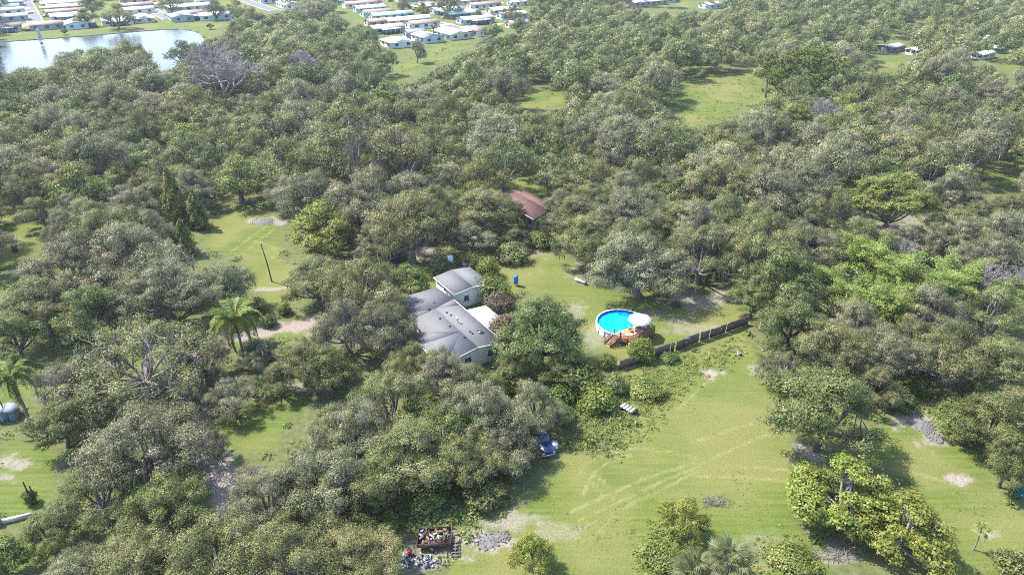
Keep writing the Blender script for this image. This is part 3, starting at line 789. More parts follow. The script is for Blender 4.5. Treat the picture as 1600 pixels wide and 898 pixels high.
for px, py, wp in [(1335, 395, 80), (1375, 405, 85), (1300, 440, 75), (1420, 430, 95), (1355, 460, 90), (1465, 440, 85), (1505, 425, 75), (1400, 475, 80), (1570, 455, 60)]:
    tree(BAMB[(px // 5) % 3], 'bamboo_clump', px, py, wp, 1.1, 'bright green arching bamboo clump of the thicket', 'bamboo', 'bamboo thicket')
tree(YELL_BIG, 'fruit_tree', 1322, 778, 165, .68, 'large yellow-green tree of the bushy pair in the field', 'tree')
tree(YELL_BIG, 'fruit_tree', 1408, 825, 165, .66, 'lower yellow-green tree of the bushy pair in the field', 'tree', rz=2.0)
tree(BRIGHT_N[2], 'broadleaf_tree', 1068, 808, 78, 1.05, 'dark glossy young tree beside the shaggy fan palm', 'tree')
tree(BRIGHT_N[0], 'broadleaf_tree', 832, 862, 72, 1.1, 'young yellow-green tree next to the whitish ash patch', 'tree')
tree(BRIGHT_N[1], 'broadleaf_tree', 640, 432, 60, .8, 'light green rounded tree behind the grey house', 'tree')
for px, py, wp, hr, i, lab in [
    (762, 418, 40, .85, 1, 'olive shrub behind the garage corner'), (765, 447, 64, .62, 4, 'green shrub against the garage gable wall'),
    (778, 468, 48, .6, 3, 'russet shrub between the garage and the white awning'), (790, 512, 56, .85, 3, 'rust-brown small tree beside the white awning'),
    (1003, 545, 42, .9, 1, 'round green bush in front of the pool deck'), (948, 562, 30, .9, 4, 'green bush left of the round deck bush'),
    (800, 560, 40, .8, 4, 'bright bush by the house end wall'), (905, 590, 80, .6, 0, 'bright bush below the pool yard oak'), (935, 622, 70, .5, 1, 'broad green bush between the pool yard oak and the slatted cart'), (880, 645, 45, .5, 4, 'small green bush behind the pickup truck'), (800, 590, 55, .8, 0, 'bright vine bush by the house end wall'), (870, 610, 60, .55, 4, 'shaded bush mass left of the slatted cart'),
    (1045, 557, 30, .5, 0, 'low vine bush climbing the plank fence'), (443, 482, 24, .8, 1, 'low yellow-green bush right of the queen palm'), (405, 478, 34, .85, 2, 'dark bush behind the queen palm'),
    (418, 500, 30, .7, 2, 'dark bush beside the shaded driveway'), (1440, 600, 40, .8, 0, 'bright bush in front of the red tractor'), (1400, 620, 60, .6, 2, 'low dark bush under the tractor oaks'),
    (960, 600, 45, .6, 2, 'dark low bush at the lower fence end'), (1010, 605, 60, .35, 0, 'low weedy bush in front of the fence'), (735, 405, 50, .45, 2, 'dark bush strip on the lane behind the garage'), (690, 415, 50, .5, 2, 'shaded bush left of the white box behind the garage'),
    (800, 392, 60, .45, 2, 'dark hedge bush along the back lane'), (845, 372, 44, .6, 4, 'green hedge bush at the corner of the pool yard'), (665, 775, 70, .45, 0, 'green vine bush above the burnt trailer'), (600, 815, 60, .5, 0, 'shaded green bush left of the burnt trailer'), (760, 770, 70, .5, 2, 'dark vine bush under the truck oak'),
    (45, 775, 22, 1.3, 2, 'narrow green plant beside the dead stumps'), (1240, 868, 70, .3, 0, 'low creeping bush below the yellow-green pair'), (1040, 870, 70, .4, 0, 'low weeds bush left of the shaggy fan palm'), (1590, 880, 60, .8, 2, 'olive bush in the sandy corner of the field')]:
    tree(SHRUBS[i], 'shrub', px, py, wp, hr, lab, 'shrub')

# palms
def queen_palm(loc, h, label, s=1.0, yellow=True, seed=5, nf=15):
    global rng
    rng = np.random.default_rng(seed)
    t = thing('queen_palm', loc, label, 'palm tree')
    mb = MB(); mb.tube([(0, 0, -.2), (.05, 0, h * .3), (.02, 0, h * .7), (0, 0, h)], [.24, .2, .17, .16], 8); mb.obj('trunk', M['bark_pale'], t, smooth=True)
    for k in range(3):
        fm = [frond_pinnate(3.4 * s, 2.4 * s, 60, .8 * s), frond_pinnate(3.3 * s, 3.4 * s, 60, .8 * s), frond_pinnate(3.2 * s, .7 * s, 60, .9 * s)][k]
        fm.materials.append(M['palm'])
        for i in range(nf // 3):
            f = link('frond', fm, None, t, (0, 0, h), (i * 3 + k) * 6.283 / nf + rng.normal(0, .15)); f.rotation_euler[1] = [-.1, .25, -.6][k] + rng.normal(0, .1)
    if yellow:
        fy = frond_pinnate(3.0, 1.2); fy.materials.append(M['palm_yellow'])
        f = link('frond', fy, None, t, (0, 0, h - .1), -.5); f.rotation_euler[1] = 1.15; tag(f, 'yellow hanging frond')
        fd = frond_pinnate(2.8, 1.0); fd.materials.append(M['palm_dead'])
        for a in (2.6, -2.2):
            f = link('frond', fd, None, t, (0, 0, h - .15), a); f.rotation_euler[1] = 1.25; tag(f, 'brown dead frond')
    return t
b = G(381, 560); queen_palm((b.x, b.y, 0), 7.2, 'arching green palm with one yellow frond beside the driveway', 1.3, nf=21)
b = G(45, 655); queen_palm((b.x, b.y, 0), 7.0, 'dark drooping palm beside the small left lawn', 1.0, False, 9)
b = G(592, 10); queen_palm((b.x, b.y, 0), 8, 'palm among the white roofs beside the teal-walled mobile home', .9, False, 12, 12)
b = G(678, 66); queen_palm((b.x, b.y, 0), 7, 'small palm beside the blue-grey gabled mobile home', .7, False, 13, 12)

def sabal(loc, h, label, seed=3):
    global rng
    rng = np.random.default_rng(seed)
    t = thing('fan_palm', loc, label, 'palm tree')
    mb = MB(); mb.tube([(0, 0, -.2), (0, 0, h * .6), (0, 0, h)], [.3, .27, .25], 8); mb.obj('trunk', M['bark_dark'], t, smooth=True)
    G1 = [frond_fan(1.8, 1.35, 26), frond_fan(1.5, 1.3, 26, droop=.25)]; D1 = [frond_fan(1.5, 1.25, 26, droop=1.3), frond_fan(1.2, 1.2, 26, droop=1.0)]
    for g in G1: g.materials.append(M['sabal'])
    for g in D1: g.materials.append(M['palm_dead'])
    for i in range(22):
        f = link('frond', G1[i % 2], None, t, (0, 0, h), i * 2.4 + rng.normal(0, .2)); f.rotation_euler[1] = -1.3 + 1.35 * i / 21; f.rotation_euler[0] = rng.normal(0, .3)
    for i in range(26):
        f = link('frond', D1[i % 2], None, t, (0, 0, h - .1 - .4 * (i / 26)), i * 2.4 + rng.normal(0, .2)); f.rotation_euler[1] = .25 + .9 * i / 26
        f['label'] = 'brown dead hanging frond'
    return t
b = G(1133, 915); sabal((b.x, b.y, 0), 3.2, 'shaggy fan palm with a skirt of brown dead fronds in the field')
b = G(1085, 905); sabal((b.x, b.y, 0), .9, 'low fan palm half hidden below the shaggy one', 4)

# papaya-like sapling in the sandy corner
b = G(1521, 858); t = thing('papaya_tree', (b.x, b.y, 0), 'slim bare-stemmed papaya with a few drooping leaves', 'tree')
mb = MB(); mb.tube([(0, 0, -.1), (.05, 0, 1.5), (-.1, .05, 3.2)], [.09, .07, .05], 6); mb.obj('trunk', M['bark_pale'], t, smooth=True)
fm = frond_fan(.55, .5, 12, .5); fm.materials.append(M['bright'])
for i in range(11):
    f = link('frond', fm, None, t, (-.1, .05, 3.2 - .04 * i), i * 2.4); f.rotation_euler[1] = -.9 + .13 * i

# ------------------------------------------------------------------ woods: scattered trees
def zone(px, py):
    if py < 135:
        if px < 600: return 'live oak in the dense wood beside the pond', 'oaks beside the pond'
        if px < 1190: return 'live oak in the far wood behind the rough meadow', 'oaks behind the rough meadow'
        return 'live oak among the sheds and rough plots beyond the pine stand', 'oaks among the far sheds'
    if px < 430: return 'live oak in the wood between pond and pointed cypresses', 'oaks between pond and cypresses'
    if px < 880: return 'live oak in the wood around the brown-roofed house', 'oaks around the brown-roofed house'
    if px < 1230: return 'live oak in the canopy between rough meadow and pool yard', 'oaks between meadow and pool yard'
    return 'live oak in the canopy around the flat-topped pine', 'oaks around the flat-topped pine'
extra_keep = [[(245, 290), (325, 300), (330, 372), (250, 372)], [(1485, 50), (1512, 50), (1512, 68), (1485, 68)], [(1520, 56), (1560, 56), (1560, 72), (1520, 72)], [(1440, 66), (1456, 66), (1456, 80), (1440, 80)], [(1545, 72), (1566, 72), (1566, 88), (1545, 88)], [(1460, 88), (1482, 88), (1482, 104), (1460, 104)], [(1552, 205), (1600, 205), (1600, 290), (1552, 290)], [(1225, 150), (1270, 150), (1270, 190), (1225, 190)], [(1335, 270), (1465, 270), (1465, 345), (1335, 345)], [(480, 320), (560, 320), (560, 390), (480, 390)]]
cand = []
srng = np.random.default_rng(2024)
N_C = 26000
yy = srng.uniform(104, 565, N_C); ff = yy * math.cos(PITCH) + CAM_H * math.sin(PITCH)
xx = srng.uniform(-1, 1, N_C) * (.727 * ff + 14)
ww = srng.uniform(9.0, 17.5, N_C) * np.where(yy > 330, 1.12, 1.0); hh = ww * srng.uniform(.70, .95, N_C)
hh = np.clip(hh * srng.uniform(.88, 1.18, N_C), 7, 15)
ok = np.ones(N_C, bool)
for dx, fz in ((0, .62), (-.42, .58), (.42, .58), (0, .97), (0, .0), (-.3, .8), (.3, .8), (0, .35)):
    a, b_ = PJ(xx + dx * ww, yy, hh * fz)
    for p in CLEAR + (extra_keep if fz == .62 else []): ok &= ~in_poly(a, b_, p)
    if fz == .62: cpx, cpy = a, b_
ok &= (cpy < 372) | ((cpx > 560) & (cpx < 860) & (cpy < 385))
# the crown must not fall on the near rows placed by hand
T = np.array(taken)
acc = [tuple(t) for t in taken]
AX = np.array([t[0] for t in acc] + [0] * 4000, float); AY = np.array([t[1] for t in acc] + [0] * 4000, float); AW = np.array([t[2] for t in acc] + [0] * 4000, float); na = len(acc)
sel = []
for i in np.nonzero(ok)[0]:
    sp = .285 + .13 * (yy[i] > 300)
    d = np.hypot(AX[:na] - xx[i], AY[:na] - yy[i])
    if (d < sp * (AW[:na] + ww[i])).any(): continue
    AX[na], AY[na], AW[na] = xx[i], yy[i], ww[i]; na += 1
    sel.append(i)
sel.sort(key=lambda i: -ww[i] / (yy[i]))
n_near = sum(1 for l in near_oaks if 'live oak' in l[5])
for k, i in enumerate(sel[:295 - n_near]):
    st = OAK_N[int(srng.integers(5))] if yy[i] < 150 else (OAK_M[int(srng.choice(6, p=[.2, .22, .2, .2, .08, .1]))])
    lab, grp = zone(cpx[i], cpy[i])
    rr_ = srng.random(); nm_ = 'live_oak'
    if yy[i] > 110 and rr_ < .132:
        if rr_ < .055: st, w2 = DARK_M[k % 2], ww[i] * .85
        elif rr_ < .10: st, w2 = BRIGHT_M[0], ww[i] * .75
        elif rr_ < .125: st, w2 = BRIGHT_M[1], ww[i] * .75
        else: st, w2 = BARE_BIG, ww[i] * .8
        kn = 'leafless grey tree' if st is BARE_BIG else ('yellow-green tree' if st is BRIGHT_M[1] else ('fresh green tree' if st is BRIGHT_M[0] else 'dark leafy tree'))
        lab = lab.replace('live oak', kn); grp = grp.replace('oaks', kn + 's')
        put(st, 'bare_tree' if st is BARE_BIG else 'broadleaf_tree', xx[i], yy[i], w2, hh[i] * (.85 if st is not BARE_BIG else .9), lab, 'tree', grp); continue
    mk = st['parts'][1][2].name
    col = 'mossy grey' if 'mossy' in mk else ('dark green' if 'dark' in mk else 'olive')
    siz = 'huge ' if ww[i] > 14.6 else ('wide ' if ww[i] > 12.4 else ('' if ww[i] > 10.4 else 'narrow '))
    lab = (siz + col + ' ' + lab).strip(); grp = grp + ', ' + (siz + col).strip()
    put(st, 'live_oak', xx[i], yy[i], ww[i], hh[i], lab, 'tree', grp)
far = sel[295 - n_near:]
print('TREES', len(sel), 'far', len(far))
if far:
    Vs = []; Fs = []; Ts = []; o = 0
    src = []
    for st in OAK_F:
        me = st['parts'][1][1]; v = np.zeros(len(me.vertices) * 3, np.float32); me.vertices.foreach_get('co', v)
        tt = np.zeros(len(me.polygons), np.float32); me.attributes['tint'].data.foreach_get('value', tt)
        src.append((v.reshape(-1, 3), tt, st))
    for i in far:
        v, tt, st = src[int(srng.integers(len(src)))]
        a = srng.uniform(0, 6.28); ca, sa = math.cos(a), math.sin(a); s = ww[i] / st['W']
        q = np.stack([(v[:, 0] * ca - v[:, 1] * sa) * s + xx[i], (v[:, 0] * sa + v[:, 1] * ca) * s + yy[i], v[:, 2] * hh[i] / st['H']], 1)
        Vs.append(q); Fs.append(np.arange(len(q)).reshape(-1, 4) + o); Ts.append(np.clip(tt + srng.normal(0, .12), 0, 1)); o += len(q)
    w_ = link('distant_wood', make_mesh('distant_wood', np.concatenate(Vs), [np.concatenate(Fs)], np.concatenate(Ts)), M['oak'])
    tag(w_, 'far-off oak wood fading along the skyline side', 'wood', kind='stuff')

# ------------------------------------------------------------------ undergrowth and weeds
def scatter_clumps(name, label, m, pts, r, per, leaf, zf=.5, seed=1):
    g = np.random.default_rng(seed)
    n = len(pts); k = np.maximum(3, (per * g.uniform(.5, 1.5, n)).astype(int)); idx = np.repeat(np.arange(n), k)
    off = g.normal(size=(len(idx), 3)); off = off / (np.linalg.norm(off, axis=1, keepdims=True) + 1e-9) * g.uniform(.4, 1.1, (len(idx), 1))
    off[:, 2] = np.abs(off[:, 2])
    rr = r[idx][:, None]
    P = pts[idx] + off * rr * np.array((1, 1, zf)); P[:, 2] += .03
    N = unit(off * .6 + np.array((0, 0, .8)) + g.normal(size=off.shape) * .5)
    V, Fq = leaves(P, N, leaf * g.uniform(.6, 1.4, len(idx)))
    V[:, 2] = np.maximum(V[:, 2], .01)
    t = np.clip(.45 + g.normal(0, .16, n)[idx] + g.normal(0, .15, len(idx)), 0, 1)
    o = link(name, make_mesh(name, V, [Fq], t), m); return tag(o, label, 'plants', kind='stuff')

urng = np.random.default_rng(404)
def pts_where(n, ymin, ymax, test):
    y = urng.uniform(ymin, ymax, n); f = y * math.cos(PITCH) + CAM_H * math.sin(PITCH); x = urng.uniform(-1, 1, n) * (.727 * f + 5)
    px, py = PJ(x, y, 0 * x); k = test(px, py, x, y)
    return np.stack([x[k], y[k], 0 * x[k]], 1)
def not_clear(px, py, x, y):
    c = np.zeros(len(px), bool)
    for p in CLEAR: c |= in_poly(px, py, p)
    d = seg_dist(x, y, px_line([(700, 470), (655, 470), (600, 490), (540, 500), (480, 506), (420, 516), (350, 530), (305, 558), (287, 590), (303, 640), (322, 690), (345, 740), (362, 785), (385, 840), (420, 920)]))
    return ~c & (py < 900) & (d > 3)
p = pts_where(2600, 48, 300, not_clear)
scatter_clumps('undergrowth', 'leafy green undergrowth filling the wood floor', M['bright'], p, urng.uniform(.6, 1.7, len(p)), 36, .2, .8, 5)
p = pts_where(1500, 48, 240, not_clear)
scatter_clumps('undergrowth', 'olive and yellowing scrub on the wood floor', M['weed'], p, urng.uniform(.5, 1.3, len(p)), 30, .18, .7, 6)
WEED = [[(870, 640), (900, 600), (960, 590), (1040, 560), (1110, 545), (1165, 530), (1150, 560), (1090, 590), (1050, 630), (1010, 680), (960, 712), (890, 705)],
        [(1000, 830), (1060, 800), (1090, 898), (990, 898)], [(1180, 850), (1240, 830), (1280, 898), (1180, 898)], [(700, 760), (810, 690), (825, 730), (780, 790), (690, 830)],
        [(1330, 560), (1460, 590), (1560, 690), (1540, 720), (1430, 640), (1330, 640)], [(590, 790), (680, 770), (720, 800), (640, 830), (600, 850)]]
def weedy(px, py, x, y):
    c = np.zeros(len(px), bool)
    for q in WEED: c |= in_poly(px + urng.normal(0, 9, len(px)), py + urng.normal(0, 6, len(px)), q)
    return c
p = pts_where(30000, 48, 110, weedy)
scatter_clumps('weeds', 'rank yellow-green weeds at the field edges', M['weed'], p, urng.uniform(.18, .7, len(p)), 18, .11, .6, 8)
p = pts_where(5000, 48, 105, lambda px, py, x, y: weedy(px, py, x, y) & (px < 985))
scatter_clumps('weeds', 'tall green weeds around the truck and the slatted cart', M['bright'], p, urng.uniform(.3, .95, len(p)), 24, .15, .9, 9)
def fieldy(px, py, x, y):
    c = np.zeros(len(px), bool)
    for q in CLEAR[-2:]: c |= in_poly(px, py, q)
    return c & (fbm(x * .3 + 8, y * .3) > .52)
p = pts_where(9000, 48, 100, lambda px, py, x, y: fieldy(px, py, x, y) & (fbm(x * .22 + 3, y * .22 + 40) > .60))
scatter_clumps('grass_tufts', 'short grass tufts across the mown field', M['weed'], p, urng.uniform(.12, .4, len(p)), 10, .06, .18, 10)
def meadow(px, py, x, y):
    c = np.zeros(len(px), bool)
    for q in (CLEAR[3], CLEAR[9], CLEAR[10]): c |= in_poly(px, py, q)
    return c
p = pts_where(6000, 190, 420, meadow)
scatter_clumps('meadow_weeds', 'tall yellow grass and scrub of the rough meadows', M['weed'], p, urng.uniform(.4, 1.5, len(p)), 14, .24, .3, 11)

# ------------------------------------------------------------------ more materials
M['shingle'] = mat('grey_shingles', (.135, .135, .142), .9, .10, 5.0, .5, .1)
M['cream'] = mat('cream_siding', (.66, .63, .55), .8, .06, 1.0)
M['trim'] = mat('white_trim', (.72, .72, .70), .6, .05, 2.0)
M['glass'] = mat('window_glass', (.03, .045, .06), .12, .2, .5, 0, .6)
M['brown_roof'] = mat('brown_roof', (.125, .072, .062), .9, .2, 1.2, .5, .1)
M['brick'] = mat('red_brick', (.27, .15, .10), .9, .2, 4.0, .3, .1)
M['awning'] = mat('white_awning', (.33, .325, .30), .6, .05, .6)
M['wood_deck'] = mat('orange_deck_wood', (.36, .19, .10), .75, .25, 3.0, .3)
M['wood_rail'] = mat('red_brown_rail', (.20, .09, .065), .75, .25, 4.0, .3)
M['fence'] = mat('weathered_planks', (.115, .10, .09), .9, .35, 2.5, .5, .1)
M['pool_wall'] = mat('pool_wall_panel', (.62, .62, .62), .45, .06, 2.0)
M['pool_liner'] = mat('blue_pool_liner', (.006, .055, .33), .4, .08, 1.0)
M['pool_floor'] = mat('pale_blue_pool_floor', (.01, .30, .52), .5, .06, .8)
M['canvas'] = mat('cream_canvas', (.38, .345, .305), .8, .05, 2.0)
M['steel'] = mat('grey_steel', (.30, .31, .33), .4, .15, 3.0, 0, .5, .6)
M['black'] = mat('black_rubber', (.02, .02, .022), .7, .2, 3.0)
M['truck_blue'] = mat('blue_car_paint', (.004, .017, .075), .25, .15, 1.0, 0, .6)
M['blue_tank'] = mat('blue_plastic', (.01, .16, .42), .4, .1, 2.0)
M['teal'] = mat('teal_paint', (.02, .13, .15), .5, .12, 2.0)
M['red'] = mat('red_paint', (.42, .02, .015), .45, .2, 3.0)
M['rust'] = mat('burnt_rusty_steel', (.07, .035, .03), .85, .45, 3.0, .4)
M['asphalt'] = mat('asphalt', (.13, .13, .14), .9, .12, .3, .1, .15)
M['concrete'] = mat('pale_concrete', (.42, .39, .35), .9, .12, .6, .1, .15)
M['tarp'] = mat('bright_blue_tarp', (.01, .10, .45), .5, .15, 2.0)
M['gravel'] = mat('grey_gravel', (.13, .125, .12), .95, .3, 5.0, .8, .1)
M['white'] = mat('white_enamel', (.52, .53, .54), .4, .05, 2.0)
M['wood_pole'] = mat('pole_wood', (.12, .095, .08), .9, .25, 3.0)
PAL = {'white': (.66, .655, .62), 'cream': (.58, .55, .45), 'tan': (.42, .36, .28), 'brown': (.20, .15, .125), 'rosy': (.24, .165, .145), 'grey': (.26, .27, .30), 'pale_grey': (.46, .47, .49), 'teal': (.30, .52, .50), 'blue_grey': (.27, .33, .40), 'pale_blue': (.42, .54, .60), 'slate': (.16, .18, .21)}
ROOF = {k: mat(k + '_roof', v, .75, .09, .7, .1, .2) for k, v in PAL.items()}
WALL = {k: mat(k + '_siding', v, .75, .06, .8) for k, v in PAL.items()}

def gable(mb, s0, s1, t0, t1, z0, zr, th=.12, over=0.0):
    """two roof slabs, ridge along local y (s), slopes towards +-x (t); local x=t, y=s"""
    tm = (t0 + t1) / 2
    for ta, tb in ((t0 - over, tm), (t1 + over, tm)):
        za = z0 - over * (zr - z0) / abs(tm - t0)
        P = [(ta, s0, za), (ta, s1, za), (tb, s1, zr), (tb, s0, zr)]
        P += [(x, y, z + th) for x, y, z in P]
        mb.add(P, [(0, 1, 2, 3), (7, 6, 5, 4), (0, 4, 5, 1), (1, 5, 6, 2), (2, 6, 7, 3), (3, 7, 4, 0)])

def house_walls(mb, x0, x1, y0, y1, h, zr, axis='y'):
    P = [(x0, y0, 0), (x1, y0, 0), (x1, y1, 0), (x0, y1, 0), (x0, y0, h), (x1, y0, h), (x1, y1, h), (x0, y1, h)]
    q = [(0, 1, 5, 4), (1, 2, 6, 5), (2, 3, 7, 6), (3, 0, 4, 7)]
    if axis == 'y':
        xm = (x0 + x1) / 2; P += [(xm, y0, zr), (xm, y1, zr)]; t = [(4, 5, 8), (6, 7, 9)]
    else:
        ym = (y0 + y1) / 2; P += [(x0, ym, zr), (x1, ym, zr)]; t = [(5, 6, 9), (7, 4, 8)]
    mb.add(P, q, t)

def window(parent, c, w, h, face, frame=True, gl='glass'):
    """c centre on the wall plane; face = outward axis '+x','-x','+y','-y'"""
    sx = face[1] == 'x'; sg = 1 if face[0] == '+' else -1
    d = (.05, w, h) if sx else (w, .05, h)
    o = np.array((sg * .025, 0, 0)) if sx else np.array((0, sg * .025, 0))
    g = MB().box(np.array(c) + o, d).obj('window', M[gl], parent)
    if frame:
        m = MB(); e = .09
        for dz in (-1, 1):
            m.box(np.array(c) + o * 1.6 + np.array((0, 0, dz * (h / 2 + e / 2))), (.09, w + 2 * e, e) if sx else (w + 2 * e, .09, e))
        for ds in (-1, 1):
            k = ds * (w / 2 + e / 2)
            m.box(np.array(c) + o * 1.6 + (np.array((0, k, 0)) if sx else np.array((k, 0, 0))), (.09, e, h - .004) if sx else (e, .09, h - .004))
        m.obj('frame', M['trim'], g)
    return g

# ------------------------------------------------------------------ the grey-roofed house (local x = T, y = S, origin at its right front eave corner)
O = G(787, 535.5, 2.6)
hs = thing('grey_house', (O.x, O.y, 0), 'cream house with a grey shingled roof and a porch wing among the oaks', 'house', rz=ANG_T)
mb = MB(); house_walls(mb, -8.5, -.25, .3, 15.2, 2.55, 3.27); mb.obj('wall', M['cream'], hs)
mb = MB(); house_walls(mb, -10.7, -8.4, 1.3, 8.8, 2.52, 3.24, axis='x'); mb.obj('wing_wall', M['cream'], hs)
mb = MB(); house_walls(mb, -8.3, -.35, 15.3, 21.3, 2.3, 2.35); mb.obj('rear_wall', M['cream'], hs)
mb = MB(); gable(mb, 0, 13.3, -8.9, 0, 2.6, 3.32)
# hipped far end, then the long low rear slope
th = .12
for P in ([(-4.45, 13.3, 3.32), (0, 15.6, 2.6), (0, 13.3, 2.6)], [(-4.45, 13.3, 3.32), (-8.9, 13.3, 2.6), (-8.9, 15.6, 2.6)]):
    A = P + [(x, y, z + th) for x, y, z in P]
    mb.add(A, [(0, 1, 4, 3), (1, 2, 5, 4), (2, 0, 3, 5)], [(0, 2, 1), (3, 4, 5)])
P = [(-4.45, 13.3, 3.32), (0, 15.6, 2.6), (0, 21.5, 2.15), (-8.6, 21.7, 2.15), (-8.9, 15.6, 2.6)]
A = P + [(x, y, z + th) for x, y, z in P]
mb.add(A, [(i, (i + 1) % 5, (i + 1) % 5 + 5, i + 5) for i in range(5)], [(0, 2, 1), (0, 3, 2), (0, 4, 3), (5, 6, 7), (5, 7, 8), (5, 8, 9)])
roof = mb.obj('roof', M['shingle'], hs)
mb = MB()                                                    # porch wing: ridge along x
for ya, yb in ((.7, 5.0), (9.3, 5.0)):
    P = [(-11.1, ya, 2.58), (-8.88, ya, 2.58), (-4.5, yb, 3.35), (-11.1, yb, 3.35)]
    if ya > yb: P = [(-11.1, ya, 2.58), (-8.88, ya, 2.58), (-4.5, yb, 3.35), (-11.1, yb, 3.35)][::-1]
    A = P + [(x, y, z + th) for x, y, z in P]
    mb.add(A, [(0, 1, 2, 3), (7, 6, 5, 4), (0, 4, 5, 1), (1, 5, 6, 2), (2, 6, 7, 3), (3, 7, 4, 0)])
mb.obj('wing_roof', M['shingle'], hs)
def slope_z(t): return 3.32 - abs(t + 4.45) * .72 / 4.45 + .12
mb = MB()
mb.bar((.06, .02, 2.62), (.06, 15.5, 2.62), .1, .16); mb.obj('gutter', M['trim'], hs)
mb = MB()
mb.bar((-8.95, -.03, 2.62), (-4.45, -.03, 3.35), .05, .18).bar((-4.45, -.03, 3.35), (.05, -.03, 2.62), .05, .18); mb.obj('fascia', M['trim'], hs)
mb = MB(); mb.bar((-11.13, .7, 2.62), (-11.13, 5, 3.37), .05, .18).bar((-11.13, 5, 3.37), (-11.13, 9.3, 2.62), .05, .18); mb.obj('fascia', M['trim'], hs)
for (px, py) in [(660, 469), (651.5, 469.3), (678.6, 473.7), (662, 459), (671, 485.2), (698, 490), (688, 499.5), (704.6, 493.8), (703, 512), (726, 529.7), (734.5, 519.5), (738, 522.5), (656.5, 534)]:
    w_ = G(px, py, 3.1) - O; t_ = w_.x * EYE_T[0] + w_.y * EYE_T[1]; s_ = w_.x * EYE_S[0] + w_.y * EYE_S[1]
    zt = slope_z(t_) if s_ < 13.3 else 3.32 - (s_ - 13.3) * .17 + .12
    if t_ < -8.9: zt = 3.2
    MB().box((t_, s_, zt + .04), (.34, .34, .22), taper=.7).obj('roof_vent', M['black'], roof)
w_ = G(715, 503, 3.37) - O; t_ = w_.x * EYE_T[0] + w_.y * EYE_T[1]; s_ = w_.x * EYE_S[0] + w_.y * EYE_S[1]
mb = MB(); mb.lathe([(.09, -.2), (.09, .75), (.2, .76), (.2, .88), (0, .98)], 10, (t_, s_, slope_z(t_))); mb.obj('flue', M['white'], roof)
w_ = G(751, 518.5, 3.0) - O; t_ = w_.x * EYE_T[0] + w_.y * EYE_T[1]; s_ = w_.x * EYE_S[0] + w_.y * EYE_S[1]
sk = MB().box((t_, s_, slope_z(t_) + .06), (.75, 1.15, .16), R=np.array([[math.cos(.284), 0, math.sin(.284)], [0, 1, 0], [-math.sin(.284), 0, math.cos(.284)]])).obj('skylight', M['glass'], roof)
window(hs, (-2.2, .3, 1.5), 1.0, 1.2, '-y', gl='teal'); window(hs, (-1.1, .3, 1.5), .45, 1.5, '-y', False); window(hs, (-6.0, .3, 1.5), 1.1, 1.1, '-y')
for s_ in (2.5, 12.6): window(hs, (-.25, s_, 1.5), 1.1, 1.1, '+x')
for s_ in (3.0, 6.6): window(hs, (-10.7, s_, 1.5), 1.2, 1.1, '-x')
for s_ in (10.6, 12.8): window(hs, (-8.5, s_, 1.4), .9, 1.4, '-x')
for s_ in (9.7, 11.5): MB().box((-9.6, s_, 1.28), (.14, .14, 2.55)).obj('porch_post', M['trim'], hs)
MB().box((-8.53, 11.7, 1.02), (.06, .95, 2.04)).obj('door', M['trim'], hs)

# garage behind the house
O2 = O + Vector((EYE_S[0] * 16.2 + EYE_T[0] * .55, EYE_S[1] * 16.2 + EYE_T[1] * .55, 0))
gr = thing('garage', (O2.x, O2.y, 0), 'cream garage with a grey gabled roof joined behind the house', 'garage', rz=ANG_T)
mb = MB(); house_walls(mb, .3, 7.0, .25, 7.2, 2.95, 3.4); mb.obj('wall', M['cream'], gr)
mb = MB(); gable(mb, 0, 7.45, 0, 7.3, 3.0, 3.45); mb.obj('roof', M['shingle'], gr)
mb = MB(); mb.bar((-.03, -.03, 3.02), (-.03, 7.5, 3.02), .06, .16); mb.obj('gutter', M['trim'], gr)
mb = MB(); mb.bar((0, -.03, 3.02), (3.65, -.03, 3.48), .05, .16).bar((3.65, -.03, 3.48), (7.3, -.03, 3.02), .05, .16); mb.obj('fascia', M['trim'], gr)
window(gr, (.3, 3.6, 2.3), .9, .8, '-x'); window(gr, (2.4, .25, 1.6), .9, 1.1, '-y')
MB().box((5.4, .22, 1.05), (.9, .06, 2.1)).obj('door', M['trim'], gr)

# white patio awning against the far eave
a0 = O + Vector((EYE_S[0] * 4.9 + EYE_T[0] * .12, EYE_S[1] * 4.9 + EYE_T[1] * .12, 0))
aw = thing('patio_awning', (a0.x, a0.y, 0), 'flat white patio awning attached to the back of the grey-roofed house', 'awning', rz=ANG_T)
mb = MB(); P = [(.1, 0, 2.5), (3.7, 0, 2.25), (3.7, 6.6, 2.25), (.1, 6.6, 2.5)]; A = P + [(x, y, z + .08) for x, y, z in P]
mb.add(A, [(3, 2, 1, 0), (4, 5, 6, 7), (0, 1, 5, 4), (1, 2, 6, 5), (2, 3, 7, 6), (3, 0, 4, 7)]); mb.obj('panel', M['awning'], aw)
for y_ in (.15, 3.3, 6.45): MB().box((3.6, y_, 1.125), (.1, .1, 2.25)).obj('post', M['trim'], aw)

